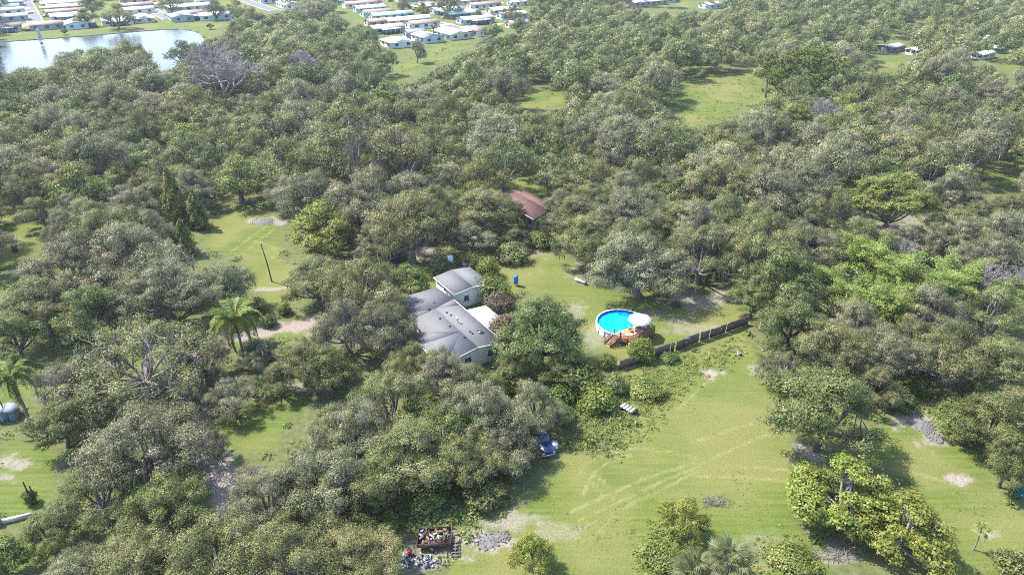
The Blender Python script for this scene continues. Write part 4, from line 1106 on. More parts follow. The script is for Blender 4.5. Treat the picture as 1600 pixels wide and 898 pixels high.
# ------------------------------------------------------------------ pool, deck, stairs, parasol
PC = G(971, 503, 1.25); PR = 4.0
pl = thing('round_pool', (PC.x, PC.y, 0), 'round above-ground swimming pool with bright blue water in the back yard', 'pool')
K = 18; th_ = [2 * math.pi * i / K for i in range(K)]
mb = MB(); mb.lathe([(PR, 0), (PR, 1.25)], 36); mb.obj('wall', M['pool_wall'], pl, smooth=True)
mb = MB(); mb.lathe([(PR - .03, 1.25), (PR - .05, .10)], 36); mb.obj('liner', M['pool_liner'], pl, smooth=True)
mb = MB(); mb.lathe([(PR - .05, .10), (.001, .06)], 36); mb.obj('pool_floor', M['pool_floor'], pl)
rim = MB(); rim.lathe([(PR - .12, 1.25), (PR + .14, 1.25), (PR + .14, 1.31), (PR - .12, 1.31), (PR - .12, 1.25)], 18); rim.obj('rim', M['white'], pl)
for t_ in th_: MB().box(((PR + .05) * math.cos(t_), (PR + .05) * math.sin(t_), .62), (.09, .16, 1.24), rz=t_).obj('upright', M['pool_wall'], pl)
wm = bpy.data.materials.new('pool_water'); wm.use_nodes = True; nt = wm.node_tree; bs = nt.nodes['Principled BSDF']
bs.inputs['Base Color'].default_value = (.0, .42, .72, 1); bs.inputs['Roughness'].default_value = .05; bs.inputs['IOR'].default_value = 1.33
tcn = nt.nodes.new('ShaderNodeTexCoord'); nz = nt.nodes.new('ShaderNodeTexNoise'); nz.inputs['Scale'].default_value = 3.0
bp = nt.nodes.new('ShaderNodeBump'); bp.inputs['Strength'].default_value = .15; bp.inputs['Distance'].default_value = .05
nt.links.new(tcn.outputs['Object'], nz.inputs['Vector']); nt.links.new(nz.outputs['Fac'], bp.inputs['Height']); nt.links.new(bp.outputs['Normal'], bs.inputs['Normal'])
vr = nt.nodes.new('ShaderNodeTexVoronoi'); vr.feature = 'SMOOTH_F1'; vr.inputs['Scale'].default_value = 1.5; rp = nt.nodes.new('ShaderNodeValToRGB')
rp.color_ramp.elements[0].color = (.0, .36, .66, 1); rp.color_ramp.elements[1].color = (.01, .48, .76, 1)
nt.links.new(tcn.outputs['Object'], vr.inputs['Vector']); nt.links.new(vr.outputs['Distance'], rp.inputs['Fac']); nt.links.new(rp.outputs['Color'], bs.inputs['Base Color'])
mb = MB(); mb.lathe([(PR - .045, .88), (.001, .88)], 36); mb.obj('water', wm, pl)
for da, n_ in ((-1.75, 'ladder'), ):
    mb = MB(); c, s_ = math.cos(da), math.sin(da)
    for o in (-.25, .25):
        bx, by = (PR - .1) * c - o * s_, (PR - .1) * s_ + o * c
        mb.tube([(bx, by, 1.3), (bx, by, 2.0), (bx - .35 * c, by - .35 * s_, 2.05), (bx - .5 * c, by - .5 * s_, 1.5), (bx - .5 * c, by - .5 * s_, .4)], .03, 5)
    mb.obj('ladder', M['white'], pl)
mb = MB(); u_ = np.linspace(0, 1, 10); mb.tube(np.stack([1.2 + .5 * np.sin(u_ * 2.6), -1.6 + 3.2 * u_, .90 + 0 * u_], 1), .05, 5); mb.obj('cleaner_hose', M['pool_liner'], pl)

D0 = G(960, 521, 1.2)                                             # deck corner beside the stair head
dk = thing('pool_deck', (D0.x, D0.y, 0), 'red-brown wooden deck with stairs and railings beside the round pool', 'deck', rz=ANG_T)
DL, DW = 5.6, 3.0                                                 # along T, towards -S
nb_ = 20
for i in range(nb_):
    MB().box((DL * (i + .5) / nb_, -DW / 2, 1.2), (DL / nb_ - .02, DW, .05)).obj('deck_board', M['wood_deck'], dk)
mb = MB(); mb.box((DL / 2, -DW - .03, 1.08), (DL + .1, .05, .24)).box((-.03, -DW / 2, 1.08), (.05, DW, .24)).box((DL + .03, -DW / 2, 1.08), (.05, DW, .24)); mb.obj('rim_joist', M['wood_rail'], dk)
for x_ in (0.1, 1.9, 3.7, 5.5):
    for y_ in (-DW + .1, -.2): MB().box((x_, y_, .585), (.12, .12, 1.17)).obj('deck_leg', M['wood_rail'], dk)
def rail(a, b, parent, n=9):
    a = np.array(a); b = np.array(b)
    mb = MB(); mb.bar(a + (0, 0, .95), b + (0, 0, .95), .1, .06).bar(a + (0, 0, .15), b + (0, 0, .15), .06, .06)
    r_ = mb.obj('railing', M['wood_rail'], parent)
    for e in (a, b): MB().bar(e + (0, 0, -.05), e + (0, 0, 1.08), .11).obj('rail_post', M['wood_rail'], r_)
    for i in range(1, n): MB().bar(a + (b - a) * i / n + (0, 0, .18), a + (b - a) * i / n + (0, 0, .92), .045).obj('baluster', M['wood_rail'], r_)
rail((-.02, -1.45, 1.22), (-.02, -DW, 1.22), dk); rail((0, -DW, 1.22), (2.4, -DW, 1.22), dk, 12); rail((2.5, -DW, 1.22), (DL, -DW, 1.22), dk, 14); rail((DL, -DW, 1.22), (DL, 0, 1.22), dk, 12)
for i in range(6):
    z_ = 1.2 - .2 * (i + 1); MB().box((-.30 * (i + .5) - .08, -.7, z_), (.3, 1.25, .05)).obj('stair_tread', M['wood_deck'], dk)
for y_ in (-.04, -1.36):
    mb = MB(); mb.bar((-.06, y_, 1.06), (-1.95, y_, -.02 + .12), .06, .24); mb.obj('stringer', M['wood_rail'], dk)
    rail((-.06, y_, 1.18), (-1.9, y_, .04), dk, 8)
# table set and parasol on the deck
PX = D0 + Vector((EYE_T[0] * 4.1 - EYE_S[0] * 1.2, EYE_T[1] * 4.1 - EYE_S[1] * 1.2, 0))
pa = thing('parasol', (PX.x, PX.y, 1.23), 'large open cream parasol standing on the pool deck', 'parasol')
mb = MB(); mb.lathe([(.25, 0), (.25, .08), (.04, .1), (.028, 2.4)], 10); mb.obj('pole', M['steel'], pa, smooth=True)
mb = MB(); mb.lathe([(2.0, 1.74), (2.0, 1.82), (1.0, 2.12), (.02, 2.36)], 8); mb.obj('canopy', M['canvas'], pa)
for i in range(8):
    a = i * math.pi / 4; MB().bar((.05 * math.cos(a), .05 * math.sin(a), 2.28), (1.98 * math.cos(a), 1.98 * math.sin(a), 1.77), .03).obj('rib', M['steel'], pa)
tb = thing('patio_table', (PX.x - .35, PX.y - .9, 1.23), 'grey glass-topped table half under the parasol', 'table')
mb = MB(); mb.lathe([(.001, .70), (.55, .70), (.55, .74), (.001, .74)], 14); mb.obj('tabletop', M['steel'], tb)
for a in (0.8, 2.4, 3.9, 5.5): MB().bar((.4 * math.cos(a), .4 * math.sin(a), 0), (.4 * math.cos(a), .4 * math.sin(a), .7), .04).obj('leg', M['steel'], tb)
for k, (dx, dy, rz) in enumerate([(-1.55, -.6, 1.9), (.75, -.65, -1.7)]):
    ch = thing('deck_chair', (PX.x + dx, PX.y + dy, 1.23), 'grey mesh chair beside the table on the pool deck', 'chair', 'chairs on the pool deck', rz=rz)
    MB().box((0, 0, .42), (.5, .5, .05)).obj('seat', M['steel'], ch); MB().box((0, .25, .75), (.5, .05, .6)).obj('backrest', M['steel'], ch)
    for lx in (-.22, .22):
        for ly in (-.22, .22): MB().box((lx, ly, .2), (.04, .04, .4)).obj('leg', M['steel'], ch)

# ------------------------------------------------------------------ plank fence
def fence(pa_, pb_, label, h=1.7, npan=12, gaps=(), lean=.06, seed=1):
    g = random.Random(seed)
    A = np.array(G(*pa_)[:2]); B = np.array(G(*pb_)[:2]); L = np.linalg.norm(B - A)
    f = thing('plank_fence', (A[0], A[1], 0), label, 'fence', rz=math.atan2(B[1] - A[1], B[0] - A[0]))
    w = L / npan; npl = 12
    for i in range(npan + 1):
        MB().box((i * w, .06, h / 2), (.1, .1, h + .1)).obj('fence_post', M['fence'], f)
    for i in range(npan):
        if i in gaps: continue
        tl = g.uniform(-lean, lean); dz = g.uniform(-.12, .05)
        mb = MB(); mb.bar((i * w + .05, .02, .45), (i * w + w - .05, .02, .45), .05, .09).bar((i * w + .05, .02, 1.3), (i * w + w - .05, .02, 1.3), .05, .09)
        pn = mb.obj('fence_panel', M['fence'], f); pn.rotation_euler[0] = tl
        for j in range(npl):
            if g.random() < .04: continue
            hh_ = h + dz + g.uniform(-.06, .04)
            MB().box((i * w + w * (j + .5) / npl, -.02 - g.uniform(0, .012), hh_ / 2 + .03), (w / npl - .015, .02, hh_)).obj('plank', M['fence'], pn)
fence((968, 578), (1168, 507), 'weathered grey plank fence between the pool yard and the field', npan=13, gaps=(), seed=4)

# ------------------------------------------------------------------ vehicles
def wheel(parent, x, y, r=.34, w=.24):
    mb = MB(); mb.lathe([(r * .55, -w / 2), (r, -w / 2), (r, w / 2), (r * .55, w / 2)], 14)
    ty = mb.obj('wheel', M['black'], parent, (x, y, r)); ty.rotation_euler = (math.pi / 2, 0, 0)
    mb = MB(); mb.lathe([(.001, -w * .42), (r * .56, -w * .42), (r * .56, w * .42), (.001, w * .42)], 12); mb.obj('rim', M['steel'], ty)

def loft(mb, secs):
    """closed cross sections (same count) joined along their order"""
    n = len(secs[0]); V = np.concatenate([np.array(s, float) for s in secs]); q = []
    for i in range(len(secs) - 1):
        for j in range(n): q.append((i * n + j, i * n + (j + 1) % n, (i + 1) * n + (j + 1) % n, (i + 1) * n + j))
    mb.add(V, q)
    for s, fl in ((0, 0), (len(secs) - 1, 1)):
        c = np.mean(np.array(secs[s], float), 0); b0 = mb.n
        mb.add(np.concatenate([np.array(secs[s], float), c[None]]), (), [((j + 1) % n, j, n) if not fl else (j, (j + 1) % n, n) for j in range(n)])

def car(px, py, rz, label, paint, kind='sedan', group=None, L=4.5, W=1.8):
    p = G(px, py)
    t = thing('parked_car', (p.x, p.y, 0), label, 'car', group, rz=rz)
    def sec(x, z0, z1, w0, w1): return [(x, -w0, z0), (x, w0, z0), (x, w0, z0 + (z1 - z0) * .55), (x, w1, z1), (x, -w1, z1), (x, -w0, z0 + (z1 - z0) * .55)]
    hw = W / 2; hl = L / 2
    mb = MB(); loft(mb, [sec(-hl, .42, .72, hw * .86, hw * .8), sec(-hl + .18, .3, .88, hw, hw * .9), sec(-hl * .5, .28, .92, hw, hw * .93), sec(hl * .35, .28, .90, hw, hw * .93), sec(hl - .25, .3, .76, hw * .97, hw * .85), sec(hl, .4, .62, hw * .82, hw * .74)])
    mb.obj('body', paint, t)
    r0, r1 = (-hl * .78, hl * .32) if kind == 'sedan' else (-hl * .94, hl * .34)
    mb = MB(); loft(mb, [sec(r0, .88, .93, hw * .88, hw * .85), sec(r0 + .5, .88, 1.36, hw * .9, hw * .68), sec(r1 - .75, .88, 1.38, hw * .9, hw * .68), sec(r1 + .15, .88, .93, hw * .9, hw * .86)]); mb.obj('window', M['glass'], t)
    mb = MB(); mb.box(((r0 + r1) / 2 - .12, 0, 1.39), (r1 - r0 - 1.25, W * .66, .05)); mb.obj('roof', paint, t)
    for sx in (-hl * .62, hl * .62):
        for sy in (-hw + .1, hw - .1): wheel(t, sx, sy, .33, .22)
    for sy in (-hw * .62, hw * .62): MB().box((hl - .06, sy, .6), (.1, .3, .12)).obj('headlight', M['white'], t); MB().box((-hl + .05, sy, .7), (.08, .3, .12)).obj('taillight', M['red'], t)
    return t

# blue pickup with a load rack, nose towards the field
p = G(846, 694)
tk = thing('pickup_truck', (p.x, p.y, 0), 'dark blue pickup truck with an open bed parked half under the oak', 'truck', rz=math.radians(-72))
def sec(x, z0, z1, w0, w1): return [(x, -w0, z0), (x, w0, z0), (x, w0, z0 + (z1 - z0) * .6), (x, w1, z1), (x, -w1, z1), (x, -w0, z0 + (z1 - z0) * .6)]
mb = MB(); loft(mb, [sec(.75, .45, 1.12, .94, .86), sec(1.6, .42, 1.12, .94, .84), sec(2.35, .44, 1.04, .93, .8), sec(2.62, .5, .9, .85, .72)]); mb.obj('bonnet', M['truck_blue'], tk)
mb = MB(); loft(mb, [sec(-.95, .45, 1.12, .94, .9), sec(.8, .45, 1.12, .94, .9)]); mb.obj('body', M['truck_blue'], tk)
mb = MB(); loft(mb, [sec(-.92, 1.1, 1.15, .9, .88), sec(-.78, 1.1, 1.74, .9, .74), sec(.15, 1.1, 1.76, .9, .74), sec(.85, 1.1, 1.14, .9, .84)]); mb.obj('window', M['glass'], tk)
MB().box((-.3, 0, 1.78), (.95, 1.5, .06)).obj('roof', M['truck_blue'], tk)
mb = MB(); mb.box((-1.75, 0, .62), (1.6, 1.86, .1)).box((-1.75, .9, .9), (1.6, .08, .55)).box((-1.75, -.9, .9), (1.6, .08, .55)).box((-2.57, 0, .9), (.07, 1.86, .55)).box((-1.0, 0, .9), (.06, 1.7, .55)); mb.obj('bed', M['truck_blue'], tk)
for y_ in (-.6, -.2, .25, .62): MB().bar((-2.5, y_, 1.22), (-1.05, y_ * .9, 1.22 + .05 * (y_ > 0)), .12, .08).obj('timber', M['fence'], tk)
for sx in (-1.65, 1.75):
    for sy in (-.84, .84): wheel(tk, sx, sy, .4, .26)
for sy in (-.68, .68): MB().box((2.58, sy, .78), (.12, .32, .18)).obj('headlight', M['white'], tk)
MB().box((2.66, 0, .5), (.14, 1.75, .2)).obj('bumper', M['steel'], tk)
for sy in (-1.02, 1.02): MB().box((.7, sy, 1.2), (.12, .16, .14)).obj('mirror', M['black'], tk)
p = G(866, 702)
bx = thing('white_cabinet', (p.x, p.y, 0), 'white box-shaped cabinet standing at the front of the blue pickup', 'cabinet', rz=.25)
MB().box((0, 0, .5), (.75, .72, 1.0)).obj('body', M['white'], bx); MB().box((0, 0, 1.03), (.8, .77, .06)).obj('lid', M['white'], bx); MB().box((.1, -.375, .5), (.5, .03, .75)).obj('door', ROOF['pale_grey'], bx)

# burnt utility trailer full of scrap
A_ = G(653, 858); B_ = G(704, 860)
tr = thing('burnt_trailer', ((A_.x + B_.x) / 2, (A_.y + B_.y) / 2 + 1.1, 0), 'burnt rusty utility trailer full of scrap metal beside the ash patch', 'trailer', rz=.02)
TLn = (B_ - A_).length; hw = 1.15
MB().box((0, 0, .5), (TLn, 2 * hw, .08)).obj('floor', M['rust'], tr)
for y_ in (-hw, hw):
    mb = MB(); mb.box((0, y_, .95), (TLn, .06, .1)).box((0, y_, .7), (TLn, .04, .3)); mb.obj('side_rail', M['rust'], tr)
MB().box((-TLn / 2 - .03, 0, .75), (.05, 2 * hw, .5)).obj('front_panel', M['rust'], tr)
mb = MB(); mb.bar((TLn / 2 + .05, -hw, .5), (TLn / 2 + .05, -hw, 1.15), .08).bar((TLn / 2 + .05, hw, .5), (TLn / 2 + .05, hw, 1.9), .08).bar((TLn / 2 + .05, -hw, 1.0), (TLn / 2 + .05, hw, 1.5), .1); mb.obj('ramp_gate', M['rust'], tr)
for y_ in (-hw - .16, hw + .16): wheel(tr, -.2, y_, .32, .2)
MB().bar((-TLn / 2 - 1.2, 0, .45), (-TLn / 2, 0, .48), .1).obj('drawbar', M['rust'], tr)
sg_ = random.Random(8)
SCR = ['steel', 'steel', 'rust', 'gravel', 'fence', 'gravel', 'brick', 'awning', 'steel', 'truck_blue']
for i in range(46):
    x_ = sg_.uniform(-TLn / 2 + .25, TLn / 2 - .25); y_ = sg_.uniform(-hw + .2, hw - .2)
    m_ = SCR[sg_.randrange(len(SCR))] if x_ < .3 else ['wood_rail', 'gravel', 'rust', 'concrete', 'fence'][sg_.randrange(5)]
    l_ = sg_.uniform(.25, .9); a = sg_.uniform(0, 3.14); z_ = sg_.uniform(.6, .85)
    mb = MB(); dx, dy = math.cos(a) * l_ / 2, math.sin(a) * l_ / 2
    dx = max(-.35, min(.35, dx)); dy = max(-.3, min(.3, dy))
    mb.bar((x_ - dx, y_ - dy, z_), (x_ + dx, y_ + dy, z_ + sg_.uniform(-.05, .15)), sg_.uniform(.06, .28), sg_.uniform(.03, .16))
    tag(mb.obj('scrap_piece', M[m_], None, tr.location), 'loose scrap piece lying in the burnt trailer bed', 'scrap', 'scrap in the burnt trailer')
# rubbish heap and red can in front of it
for i in range(90):
    px, py = sg_.gauss(655, 18), sg_.gauss(879, 6); q = G(px, py)
    l_ = sg_.uniform(.15, .6); a = sg_.uniform(0, 3.14); dx, dy = math.cos(a) * l_ / 2, math.sin(a) * l_ / 2
    h0 = sg_.uniform(.04, .35) * max(.15, 1 - abs(px - 655) / 40)
    mb = MB(); mb.bar((q.x - dx, q.y - dy, h0), (q.x + dx, q.y + dy, h0 + sg_.uniform(0, .12)), sg_.uniform(.08, .35), sg_.uniform(.03, .14))
    tag(mb.obj('rubbish_piece', M[['awning', 'steel', 'gravel', 'steel', 'fence', 'gravel', 'truck_blue'][sg_.randrange(7)]]), 'loose piece of the blue-white rubbish heap by the trailer', 'rubbish', 'rubbish heap by the trailer')
q = G(641, 866); rc = thing('fuel_can', (q.x, q.y, 0), 'red can standing between the trailer and the rubbish heap', 'can')
MB().box((0, 0, .3), (.42, .3, .6), taper=.9).obj('body', M['red'], rc); MB().bar((-.1, 0, .62), (.1, 0, .7), .06).obj('handle', M['red'], rc); MB().bar((.12, 0, .6), (.26, 0, .78), .05).obj('spout', M['black'], rc)
q = G(712, 858); pt_ = thing('pallet', (q.x, q.y, 0), 'grey wooden pallet lying at the tail of the burnt trailer', 'pallet', rz=.05)
for k in range(5): MB().box((0, -.9 + .45 * k, .12), (1.0, .22, .03)).obj('slat', M['fence'], pt_)
for k in (-.4, 0, .4): MB().box((k, 0, .05), (.09, 2.0, .1)).obj('bearer', M['fence'], pt_)

# slatted cart in the weeds
q = G(981, 641); ct = thing('slatted_cart', (q.x, q.y, 0), 'low cart with four pale slats abandoned in the weeds', 'cart', rz=-.75)
MB().box((0, 0, .42), (2.1, 1.0, .06)).obj('frame', M['steel'], ct)
for k in range(4): MB().box((-.78 + .5 * k, 0, .49), (.36, 1.15, .06)).obj('slat', M['awning'], ct)
for sx in (-.8, .85):
    for sy in (-.5, .5): wheel(ct, sx, sy, .24, .14)
MB().box((1.2, 0, .55), (.3, .8, .35)).obj('engine_box', M['black'], ct)

# red tractor under the trees
q = G(1437, 586); tr2 = thing('tractor', (q.x, q.y, 0), 'small red tractor half hidden under the trees by the bamboo', 'tractor', rz=2.6)
MB().box((.55, 0, 1.0), (1.5, .62, .55), taper=.92).obj('bonnet', M['red'], tr2); MB().box((-.5, 0, .85), (.9, .5, .3)).obj('body', M['red'], tr2)
MB().box((-.75, 0, 1.2), (.5, .5, .1)).obj('seat', M['black'], tr2); MB().box((-.98, 0, 1.45), (.08, .5, .4)).obj('backrest', M['black'], tr2)
for sy in (-.62, .62): wheel(tr2, -.65, sy, .62, .3); wheel(tr2, .95, sy * .85, .36, .2); MB().box((-.65, sy * .95, 1.28), (1.0, .32, .06)).obj('fender', M['red'], tr2)
mb = MB(); mb.bar((-.25, 0, 1.0), (-.42, 0, 1.45), .05); mb.lathe([(.17, 1.45), (.21, 1.45), (.21, 1.49), (.17, 1.49)], 12, (-.42, 0, 0)); mb.obj('steering_wheel', M['black'], tr2)
MB().bar((.7, .15, 1.2), (.7, .15, 1.85), .06).obj('exhaust', M['black'], tr2)

# cars on the lane behind the house and by the porch
car(600, 396, .55, 'teal car with a pale bonnet on the shaded lane', M['teal'])
car(620, 383, .5, 'dark blue car at the back of the shaded lane', M['truck_blue'], 'van')
car(618, 408, .75, 'black car in front of the teal one on the shaded lane', M['black'])
car(750, 386, .45, 'silver car under the trees along the back lane', M['white'])
car(736, 420, .6, 'blue car parked behind the garage', ROOF['blue_grey'], 'van')
car(560, 505, 2.1, 'blue-grey car under the mossy oak by the porch', ROOF['blue_grey'], 'van')
car(586, 510, 2.1, 'white car under the mossy oak by the porch', M['white'], 'van')
car(243, 189, .3, 'pale car showing through the wood near the huge bare tree', M['white'], 'van')
q = G(704, 422); hb = thing('white_cabinet', (q.x, q.y, 0), 'tall white cabinet behind the garage roof', 'cabinet', rz=.5)
MB().box((0, 0, 1.5), (.9, .8, 3.0)).obj('body', M['white'], hb); MB().box((.1, -.43, 1.6), (.7, .05, 2.4)).obj('door', ROOF['pale_grey'], hb)

# blue drum on legs, bench-like log, signboards, bins
q = G(806, 446); dr = thing('drum_feeder', (q.x, q.y, 0), 'blue drum on short legs standing alone on the lawn', 'drum')
mb = MB(); mb.lathe([(.001, .5), (.42, .5), (.44, .8), (.44, 1.6), (.42, 1.85)], 14); mb.obj('drum', M['blue_tank'], dr, smooth=True)
mb = MB(); mb.lathe([(.45, 1.83), (.45, 1.92), (.001, 1.98)], 14); mb.obj('lid', M['teal'], dr)
for a in (.6, 2.7, 4.8): MB().bar((.3 * math.cos(a), .3 * math.sin(a), 0), (.3 * math.cos(a), .3 * math.sin(a), .52), .08).obj('leg', M['white'], dr)
q = G(906, 441); lg = thing('trough', (q.x, q.y, 0), 'long pale trough lying beside the pool yard oak', 'trough', rz=-.75)
MB().box((0, 0, .35), (2.2, .5, .3)).obj('body', ROOF['pale_grey'], lg); MB().box((1.2, 0, .4), (.4, .55, .45)).obj('end_box', ROOF['slate'], lg)
for x_ in (-.8, .8): MB().box((x_, 0, .1), (.2, .45, .2)).obj('foot', M['concrete'], lg)
q = G(1071, 545); sg2 = thing('solar_lamp', (q.x, q.y, 0), 'small grey solar panel on a post at the plank fence', 'panel', rz=.4)
MB().bar((0, 0, 0), (0, 0, 1.9), .08).obj('post', M['wood_pole'], sg2); mb = MB(); mb.box((0, 0, 1.95), (.9, .6, .05), R=np.array([[1, 0, 0], [0, .85, .5], [0, -.5, .85]])); mb.obj('panel', ROOF['slate'], sg2)
q = G(1154, 554); st_ = thing('white_bucket', (q.x, q.y, 0), 'white bucket standing in the grass below the fence', 'bucket')
mb = MB(); mb.lathe([(.001, 0), (.22, 0), (.28, .5), (.25, .5)], 12); mb.obj('body', M['white'], st_); mb = MB(); mb.lathe([(.29, .44), (.31, .5), (.29, .52)], 12); mb.obj('rim', M['white'], st_)
q = G(24, 393); bn = thing('dark_bin', (q.x, q.y, 0), 'dark square bin alone on the left lawn', 'bin', rz=.4)
MB().box((0, 0, .55), (.75, .8, 1.1), taper=1.08).obj('body', M['black'], bn); MB().box((0, .02, 1.14), (.86, .92, .07)).obj('lid', M['black'], bn)
q = G(425, 440); up = thing('utility_pole', (q.x, q.y, 0), 'leaning brown wooden pole on the lawn beside the queen palm', 'pole')
mb = MB(); mb.tube([(0, 0, -.3), (-.3, 0, 4), (-.75, 0, 7.6)], [.14, .12, .09], 8); mb.obj('pole', M['wood_pole'], up, smooth=True)
mb = MB(); mb.lathe([(.001, 0), (.12, 0), (.12, .28), (.001, .34)], 10, (-.72, 0, 7.55)); mb.obj('cap', ROOF['pale_grey'], up)
q = G(990, 62); 
# gravel heap in the clearing
def heap(px, py, r, h, m_, label, name='gravel_heap', n=70, seed=3):
    g = np.random.default_rng(seed); q = G(px, py); t = thing(name, (q.x, q.y, 0), label, 'heap')
    mb = MB(); k = 14; prof = [(r, -.05), (r * .8, h * .35), (r * .5, h * .75), (r * .2, h * .96), (.01, h)]
    mb.lathe(prof, k); v = mb.v[0]; v *= 1 + .18 * (g.random((len(v), 1)) - .5); mb.obj('mound', m_, t)
    for i in range(n):
        a = g.uniform(0, 6.28); rr = r * math.sqrt(g.uniform(.02, 1.2)); z = max(0.02, h * (1 - rr / r))
        MB().box((rr * math.cos(a), rr * math.sin(a), z), tuple(g.uniform(.08, .3, 3)), rz=a, taper=.7).obj('stone', m_, t)
heap(411, 346, 2.4, .45, M['gravel'], 'low heap of pale grey gravel in the clearing', n=40)
heap(762, 846, 1.2, .12, M['gravel'], 'small pale ash heap beside the burnt trailer', 'ash_heap', 40, 5)
heap(785, 838, .8, .25, M['gravel'], 'dark stone heap beside the pale ash', 'stone_heap', 40, 6)
heap(1440, 665, 1.6, .4, M['gravel'], 'grey rubble strip in the shade of the field oak', 'rubble_heap', 60, 7)
heap(1462, 685, 1.1, .2, M['gravel'], 'pale rubble at the lower end of the shaded strip', 'rubble_heap', 50, 9)
def brush(px, py, label, L=1.6, n=60, seed=1):
    g = np.random.default_rng(seed); q = G(px, py); t = thing('brush_pile', (q.x, q.y, 0), label, 'brush pile'); 
    for k in range(3):
        mb = MB()
        for i in range(n // 3):
            a = g.normal(.4, .7); c = g.normal(size=2) * np.array((L * .7, L * .3)); l = g.uniform(.5, 1.2) * L / 2
            p0 = np.array((c[0] - l * math.cos(a), c[1] - l * math.sin(a), g.uniform(.02, .3))); p1 = np.array((c[0] + l * math.cos(a), c[1] + l * math.sin(a), g.uniform(.05, .55)))
            mb.tube(bez(p0, (p0 + p1) / 2 + g.normal(size=3) * .1, p1, 4), [.03, .025, .018, .01], 4)
        mb.obj('branches', M['bark'], t)['kind'] = 'stuff'
brush(1118, 783, 'grey pile of cut brush in the field above the fan palm', 1.3, 54, 2); brush(1308, 866, 'grey brush pile at the foot of the yellow-green pair', 1.8, 60, 3)
brush(395, 735, 'grey twig pile beside the end of the driveway', 1.5, 60, 4); brush(1225, 552, 'grey dead branches at the corner of the big field', 1.8, 60, 5)

# dead palm stumps on the left lawn, low white wall, teal tub
for px, py, h in [(57, 786, 2.6), (50, 786, 3.2)]:
    q = G(px, py); t = thing('dead_stump', (q.x, q.y, 0), 'thin dead upright stump on the left lawn', 'stump', 'dead stumps on the left lawn')
    mb = MB(); mb.tube([(0, 0, -.1), (.05, 0, h * .5), (0, .05, h)], [.13, .1, .07], 7); mb.obj('trunk', M['bark_dark'], t, smooth=True)
q = G(2, 818); wl = thing('low_wall', (q.x, q.y, 0), 'low white wall end on the left lawn', 'wall', rz=.35)
MB().box((-.4, 0, .6), (.8, .5, 1.2)).obj('pier', M['white'], wl); MB().box((1.5, 0, .25), (3.0, .18, .5)).obj('coping', M['concrete'], wl); MB().box((1.5, 0, .53), (3.1, .3, .06)).obj('cap', M['concrete'], wl)
q = G(1592, 772); tt_ = thing('teal_tub', (q.x, q.y, 0), 'teal plastic tub in the shade of the pale-trunked oak', 'tub')
mb = MB(); mb.lathe([(.001, 0), (.8, 0), (.95, .6), (.9, .6), (.75, .06), (.001, .06)], 16); mb.obj('body', M['teal'], tt_); tt_.scale = (.7, .7, .7); mb = MB(); mb.lathe([(.96, .55), (1.0, .62), (.93, .62)], 16); mb.obj('rim', M['blue_tank'], tt_)
q = G(15, 652); sh2 = thing('small_shed', (q.x, q.y, 0), 'small slate-blue shed with a teal door below the left lawn palm', 'shed', rz=.3)
mb = MB(); house_walls(mb, -1.5, 1.5, -1.2, 1.2, 1.7, 2.2); mb.obj('wall', ROOF['slate'], sh2); sh2.scale = (.75, .75, .75); mb = MB(); gable(mb, -1.4, 1.4, -1.7, 1.7, 1.72, 2.25); mb.obj('roof', ROOF['slate'], sh2)
MB().box((0, -1.22, .9), (.9, .05, 1.7)).obj('door', M['teal'], sh2)
q = G(552, 776); sh3 = thing('hidden_shed', (q.x, q.y, 0), 'dark shed with a pale door under the oaks behind the trailer', 'shed', rz=-.3)
mb = MB(); house_walls(mb, -2, 2, -1.5, 1.5, 2.0, 2.6, 'x'); mb.obj('wall', M['fence'], sh3); MB().box((.6, -1.52, 1.0), (.9, .06, 1.8)).obj('door', ROOF['pale_blue'], sh3)
mb = MB()
for ya, yb in ((-1.7, 0), (1.7, 0)):
    P = [(-2.2, ya, 2.0), (2.2, ya, 2.0), (2.2, yb, 2.68), (-2.2, yb, 2.68)]; A = P + [(x, y, z + .08) for x, y, z in P]
    mb.add(A, [(0, 1, 2, 3), (7, 6, 5, 4), (0, 4, 5, 1), (1, 5, 6, 2), (2, 6, 7, 3), (3, 7, 4, 0)])
mb.obj('roof', M['rust'], sh3)
q = G(470, 296, 2.2); tp = thing('tarpaulin', (q.x, q.y, 0), 'bright blue tarpaulin spread on poles in the wood by the gravel heap', 'tarpaulin', rz=.5)
mb = MB(); P = [(-2, -1.6, 2.2), (2, -1.6, 2.1), (2, 1.6, 2.5), (-2, 1.6, 2.6), (0, 0, 2.9)]; mb.add(P, (), [(0, 1, 4), (1, 2, 4), (2, 3, 4), (3, 0, 4)]); mb.obj('sheet', M['tarp'], tp)
for x_, y_, z_ in [(-2, -1.6, 2.2), (2, -1.6, 2.1), (2, 1.6, 2.5), (-2, 1.6, 2.6)]: MB().bar((x_, y_, 0), (x_, y_, z_), .08).obj('pole', M['wood_pole'], tp)

